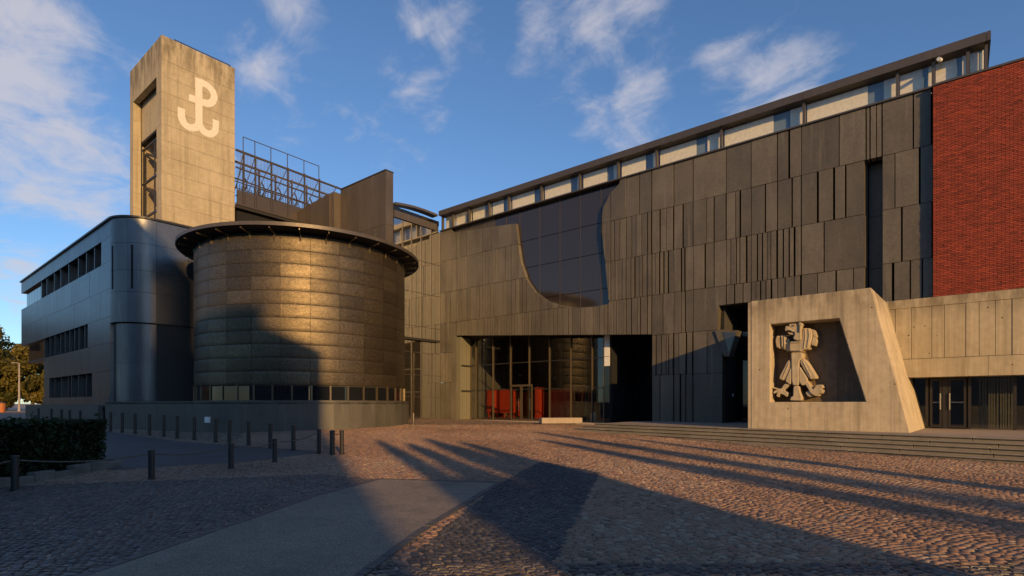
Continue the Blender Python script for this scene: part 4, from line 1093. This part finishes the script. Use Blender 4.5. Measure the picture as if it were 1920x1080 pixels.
def tree(name, x, y, h, rad, label, seed, n=5000, size=.22, low=.25, group=None, trunk_r=.22):
    rng = np.random.default_rng(seed); t = empty(name, label, 'tree', (x, y, gz(x, y)-.05), group)
    tk = MB(); tk.tube([(0, 0, 0), (.05*h*.1, 0, h*.3), (-.1, .1, h*.62), (0, .1, h*.9)], [trunk_r, trunk_r*.75, trunk_r*.45, .05], 8)
    blobs = []
    nb_ = 16
    for i in range(nb_):
        f = rng.uniform(low+.08, .95); a = rng.uniform(0, 2*math.pi); rr = rad*(1-abs((f-.55)/.6)**2.2)*rng.uniform(.35, .8)
        c = np.array([math.cos(a)*rr, math.sin(a)*rr, f*h]); blobs.append((c, rad*rng.uniform(.28, .5)))
        if i < 9: tk.tube([(0, 0, max(.25, f-.22)*h), tuple(c*np.array([.5, .5, 1])-np.array([0, 0, .08*h])), tuple(c)], [trunk_r*.4, trunk_r*.25, .03], 6)
    tk.build('trunk', 'bark', t, True)
    pts = []; tone = []
    for c, r in blobs:
        m_ = n//nb_; d = rng.normal(size=(m_, 3)); d /= np.linalg.norm(d, axis=1)[:, None]; rr = r*rng.uniform(.25, 1.0, m_)**.45
        q = c+d*rr[:, None]*np.array([1, 1, .8]); pts.append(q); tone.append(np.clip(.5+rng.normal(0, .25)+rng.normal(0, .2, m_), 0, 1))
    link('crown', leaf_mesh('crown', np.concatenate(pts), size, 'tree_leaves', rng, np.concatenate(tone)), t)
    return t
tl_ = [(-77, 78, 13.5, 4.6, 'golden-lit broad tree behind the wing at the left frame edge'), (-68, 82, 12.5, 4.2, 'golden-lit tree just left of the cantilevered wing end'), (-73.5, 92, 14.0, 5.0, 'tall tree rearmost in the clump at left'),
       (-64.5, 86, 10.5, 4.0, 'lower tree partly hidden behind the wing end'), (-84, 86, 12.5, 4.6, 'tree at the outer left of the clump'), (-70, 74, 6.5, 3.2, 'low bushy tree in front of the clump beside the lamp post'),
       (-67, 76, 9.5, 3.6, 'bushy tree seen below the cantilevered wing storey'), (-63.5, 74, 6.0, 2.6, 'low tree hard against the wing end wall')]
for k, (X, Y, h, r_, lb) in enumerate(tl_):
    x, y = cam2w(X, Y); tree('broadleaf_tree', x, y, h, r_, lb, 30+k, 9000, .26, .02, 'trees left of the wing')
# lamp post
X, Y = (36-960)/FPX*70, 70
x, y = cam2w(X, Y); lp = empty('street_lamp', 'slim pale street lamp post in front of the trees', 'lamp post', (x, y, gz(x, y)))
zt2 = EYE+(HOR-681)/FPX*70-gz(x, y)
MB().tube([(0, 0, 0), (0, 0, .8), (0, 0, zt2)], [.16, .12, .07], 10).build('pole', 'lamp_metal', lp, True)
MB().tube([(0, 0, zt2-.05), (-.35, -.2, zt2+.08), (-.8, -.45, zt2+.06)], .05, 8).build('arm', 'lamp_metal', lp, True)
MB().box(-1.2, -.75, -.62, -.36, zt2+.0, zt2+.12).build('lamp_head', 'lamp_metal', lp)
x, y = cam2w(-.9375*62, 62); ob = empty('orange_bin', 'orange street bin at the left frame edge', 'bin', (x, y, gz(x, y)+.02))
MB().lathe([(.28, 0), (.33, .6), (.33, 1.0), (.28, 1.05)], 14).build('body', 'orange', ob, True); MB().lathe([(.30, 1.05), (.27, 1.15), (.08, 1.2)], 14).build('lid', 'dark_metal', ob, True)

# hedge in a stone-edged bed
hd = empty('clipped_hedge', 'dark green clipped box hedge in a stone-edged bed at left', 'hedge', (*cam2w(-14, 14), 0))
hx0 = Vector((*cam2w(-14, 14), 0))
rng = np.random.default_rng(5)
n = 30000
f = rng.integers(0, 5, n); f = np.where(f < 3, 0, np.where(f == 3, 1, 2))
hX = rng.uniform(-20, -11.2, n); Yv = rng.uniform(9.5, 15.0, n); Zv = .10+1.26*rng.uniform(0, 1, n)**.85
depth = .24*rng.uniform(0, 1, n)**1.5
wob = .10*np.sin(Yv*2.3+Zv*3)+.07*np.sin(hX*3.1+Yv)+.11*np.abs(rng.normal(0, 1, n))*(rng.random(n) < .12)
hX = np.where(f == 0, -11.25-depth+wob*.7, hX); Zv = np.where(f == 1, 1.36-depth+wob*.6, Zv); Yv = np.where(f == 2, 15.0-depth+wob*.5, Yv)
P3 = np.stack([CA*hX-SA*Yv-hx0.x, SA*hX+CA*Yv-hx0.y, Zv+.20], 1)
link('foliage', leaf_mesh('foliage', P3, .062, 'hedge_leaves', rng, np.clip(.5+.3*np.sin(hX*3+Zv*4)*np.sin(Yv*3)+rng.normal(0, .25, n), 0, 1)), hd)
q = [cam2w(-20, 9.5), cam2w(-11.55, 9.5), cam2w(-11.55, 14.75), cam2w(-20, 14.75)]
MB().prism([(a-hx0.x, b-hx0.y, .2) for a, b in q], (0, 0, 1.12)).build('twig_core', 'earth', hd)
bed = empty('hedge_kerb', 'rough pale stone kerb edging the hedge bed', 'kerb')
kp = [Vector((*cam2w(-10.95, 8.5), 0)), Vector((*cam2w(-10.95, 15.15), 0)), Vector((*cam2w(-20, 15.15), 0))]
for a, b in zip(kp, kp[1:]):
    n2 = max(1, int((b-a).length/.55)); d = (b-a).normalized(); nn = Vector((d.y, -d.x, 0))
    for i in range(n2):
        p, q_ = a+(b-a)*(i/n2)+d*.008, a+(b-a)*((i+1)/n2)-d*.008; h_ = hr.uniform(.20, .30); j_ = hr.uniform(-.03, .03)
        g_ = gz(p.x, p.y)
        o_ = MB().prism([(p+nn*(.10+j_)).to_tuple()[:2]+(g_-.05,), (q_+nn*(.10+j_)).to_tuple()[:2]+(g_-.05,), (q_-nn*.12).to_tuple()[:2]+(g_-.05,), (p-nn*.12).to_tuple()[:2]+(g_-.05,)], (0, 0, h_)).build('kerb_block', 'kerb_stone', bed)
        b_ = o_.modifiers.new('bevel', 'BEVEL'); b_.width = .025; b_.segments = 2
gsheet('planting_soil', HEDGE_BED, .05, 'earth')

# ================================================================== block and poplars throwing the long shadows, then houses added for dark reflections
def PQ(p, q): return (p*LX+q*LY, p*LY-q*LX)     # p along the light, q across it
def PQ3(p, q, z): a = PQ(p, q); return (a[0], a[1], z)
TE = math.tan(R(SUN_EL))
def hh(z, p): return z+(p+45)*TE
prof = [(-140, -1), (-140, 28), (-26.4, 31), (-26.4, hh(14.2, 68)), (-9.6, hh(13.6, 43)), (-8.9, hh(13.2, 42)), (-6.6, hh(10.8, 41)), (-6.6, hh(6.9, 37.6)), (-2.0, hh(7.4, 34)), (-2.0, hh(6.3, 34)), (1.3, hh(5.1, 33)), (1.3, -1)]
cb = empty('city_block', 'tall stepped city block standing behind the viewer', 'building')
MB().prism([PQ3(-45, q, z) for q, z in prof], (-14*LX, -14*LY, 0)).build('wall', 'city_wall', cb)
for zf in range(4, 20, 4):
    for q in range(-58, 0, 4):
        a = PQ3(-44.95, q, zf); w_ = MB().prism([PQ3(-44.9, q, zf), PQ3(-44.9, q+1.6, zf), PQ3(-44.9, q+1.6, zf+2), PQ3(-44.9, q, zf+2)], (-.05*LX, -.05*LY, 0)).build('window', 'dark_glass', cb)
lbs = ['first', 'second', 'third', 'fourth', 'fifth', 'sixth', 'seventh', 'eighth', 'ninth']
def poplar(x, y, h, rad, label, seed, n=7000):
    rng = np.random.default_rng(seed); t = empty('poplar_tree', label, 'tree', (x, y, gz(x, y)-.05), 'poplars behind the viewer')
    tk = MB().tube([(0, 0, 0), (.03, 0, h*.5), (0, .03, h*.95)], [.16, .10, .03], 8)
    for i in range(14):
        f_ = rng.uniform(.1, .85); a_ = rng.uniform(0, 6.28); r_ = rad*.8
        tk.tube([(0, 0, f_*h), (math.cos(a_)*r_*.6, math.sin(a_)*r_*.6, f_*h+.5), (math.cos(a_)*r_, math.sin(a_)*r_, f_*h+1.3)], [.05, .03, .012], 5)
    tk.build('trunk', 'bark', t, True)
    f_ = rng.uniform(.02, 1, n); a_ = rng.uniform(0, 6.283, n)
    r_ = rad*(1-f_**2.5)**.6*np.sqrt(rng.uniform(0, 1, n))*(1+.18*np.sin(f_*h*2.2+a_*2))
    P_ = np.stack([r_*np.cos(a_), r_*np.sin(a_), f_*h], 1)
    link('crown', leaf_mesh('crown', P_, .16, 'tree_leaves', rng, np.clip(rng.normal(.5, .25, n), 0, 1)), t)
for k, (p, q, h, r_) in enumerate(((-24, 3.15, 12.4, .55), (-22, 4.1, 11.4, .75), (-27, 5.3, 13.2, .95), (-20, 6.3, 10.8, .75), (-29, 4.5, 9.5, .9),
                                   (-21, 9.9, 11.2, .75), (-26, 11.7, 13.6, .80), (-18, 13.9, 10.2, .45), (-20, 16.6, 7.2, .5))):
    x, y = PQ(p, q); poplar(x, y, h, r_, 'slim poplar tree behind the viewer, %s of the row' % lbs[k], 60+k, 6500 if k < 5 else 2600)

names = ('left end', 'second from left', 'third from left', 'fourth from left', 'fifth from left', 'right end')
q = 2.2
for k, (w_, h_) in enumerate(((11, 11.5), (13, 12.5), (12, 11.8), (14, 12.8), (13, 12.0), (16, 13.0))):  # unseen row added so the glass mirrors walls instead of bright sky
    hs = empty('added_house', 'unseen low house added behind the viewer to darken glass reflections, %s of its row' % names[k], 'house', (0, 0, 0), 'houses added behind the viewer')
    MB().prism([PQ3(-62, q+.05, -.5), PQ3(-62, q+w_-.05, -.5), PQ3(-62, q+w_-.05, h_), PQ3(-62, q+.05, h_)], (-9*LX, -9*LY, 0)).build('wall', 'city_wall', hs)
    for zf in (1.2, 4.6, 8.0):
        qq = q+1.2
        while qq < q+w_-2:
            MB().prism([PQ3(-61.9, qq, zf), PQ3(-61.9, qq+1.2, zf), PQ3(-61.9, qq+1.2, zf+1.8), PQ3(-61.9, qq, zf+1.8)], (-.06*LX, -.06*LY, 0)).build('window', 'dark_glass', hs)
            qq += 2.6
    q += w_

flat('reflection_dark', (0.018, 0.016, 0.016), 0.8)  # near-black so that the lower wing mirrors something dark
for k, (x, y, w_, h_) in enumerate(((-127, -4, 16, 15), (-130, -21, 17, 17), (-133, -39, 17, 16), (-136, -57, 17, 18))):  # unseen blocks added to darken what the lower wing reflects
    hs = empty('reflection_block', 'unseen dark block added at far left to darken wing reflections, %s of its row' % ('nearest', 'second', 'third', 'farthest')[k], 'house', (x, y, 1.0), 'dark blocks added out of frame at left')
    MB().box(-6, 6, -w_/2, w_/2, -1, h_).build('wall', 'reflection_dark', hs)
    for zf in range(2, int(h_)-2, 4):
        for j in range(int(w_/4)):
            MB().box(6.0, 6.06, -w_/2+1.4+j*4, -w_/2+2.8+j*4, zf, zf+2).build('window', 'dark_glass', hs)
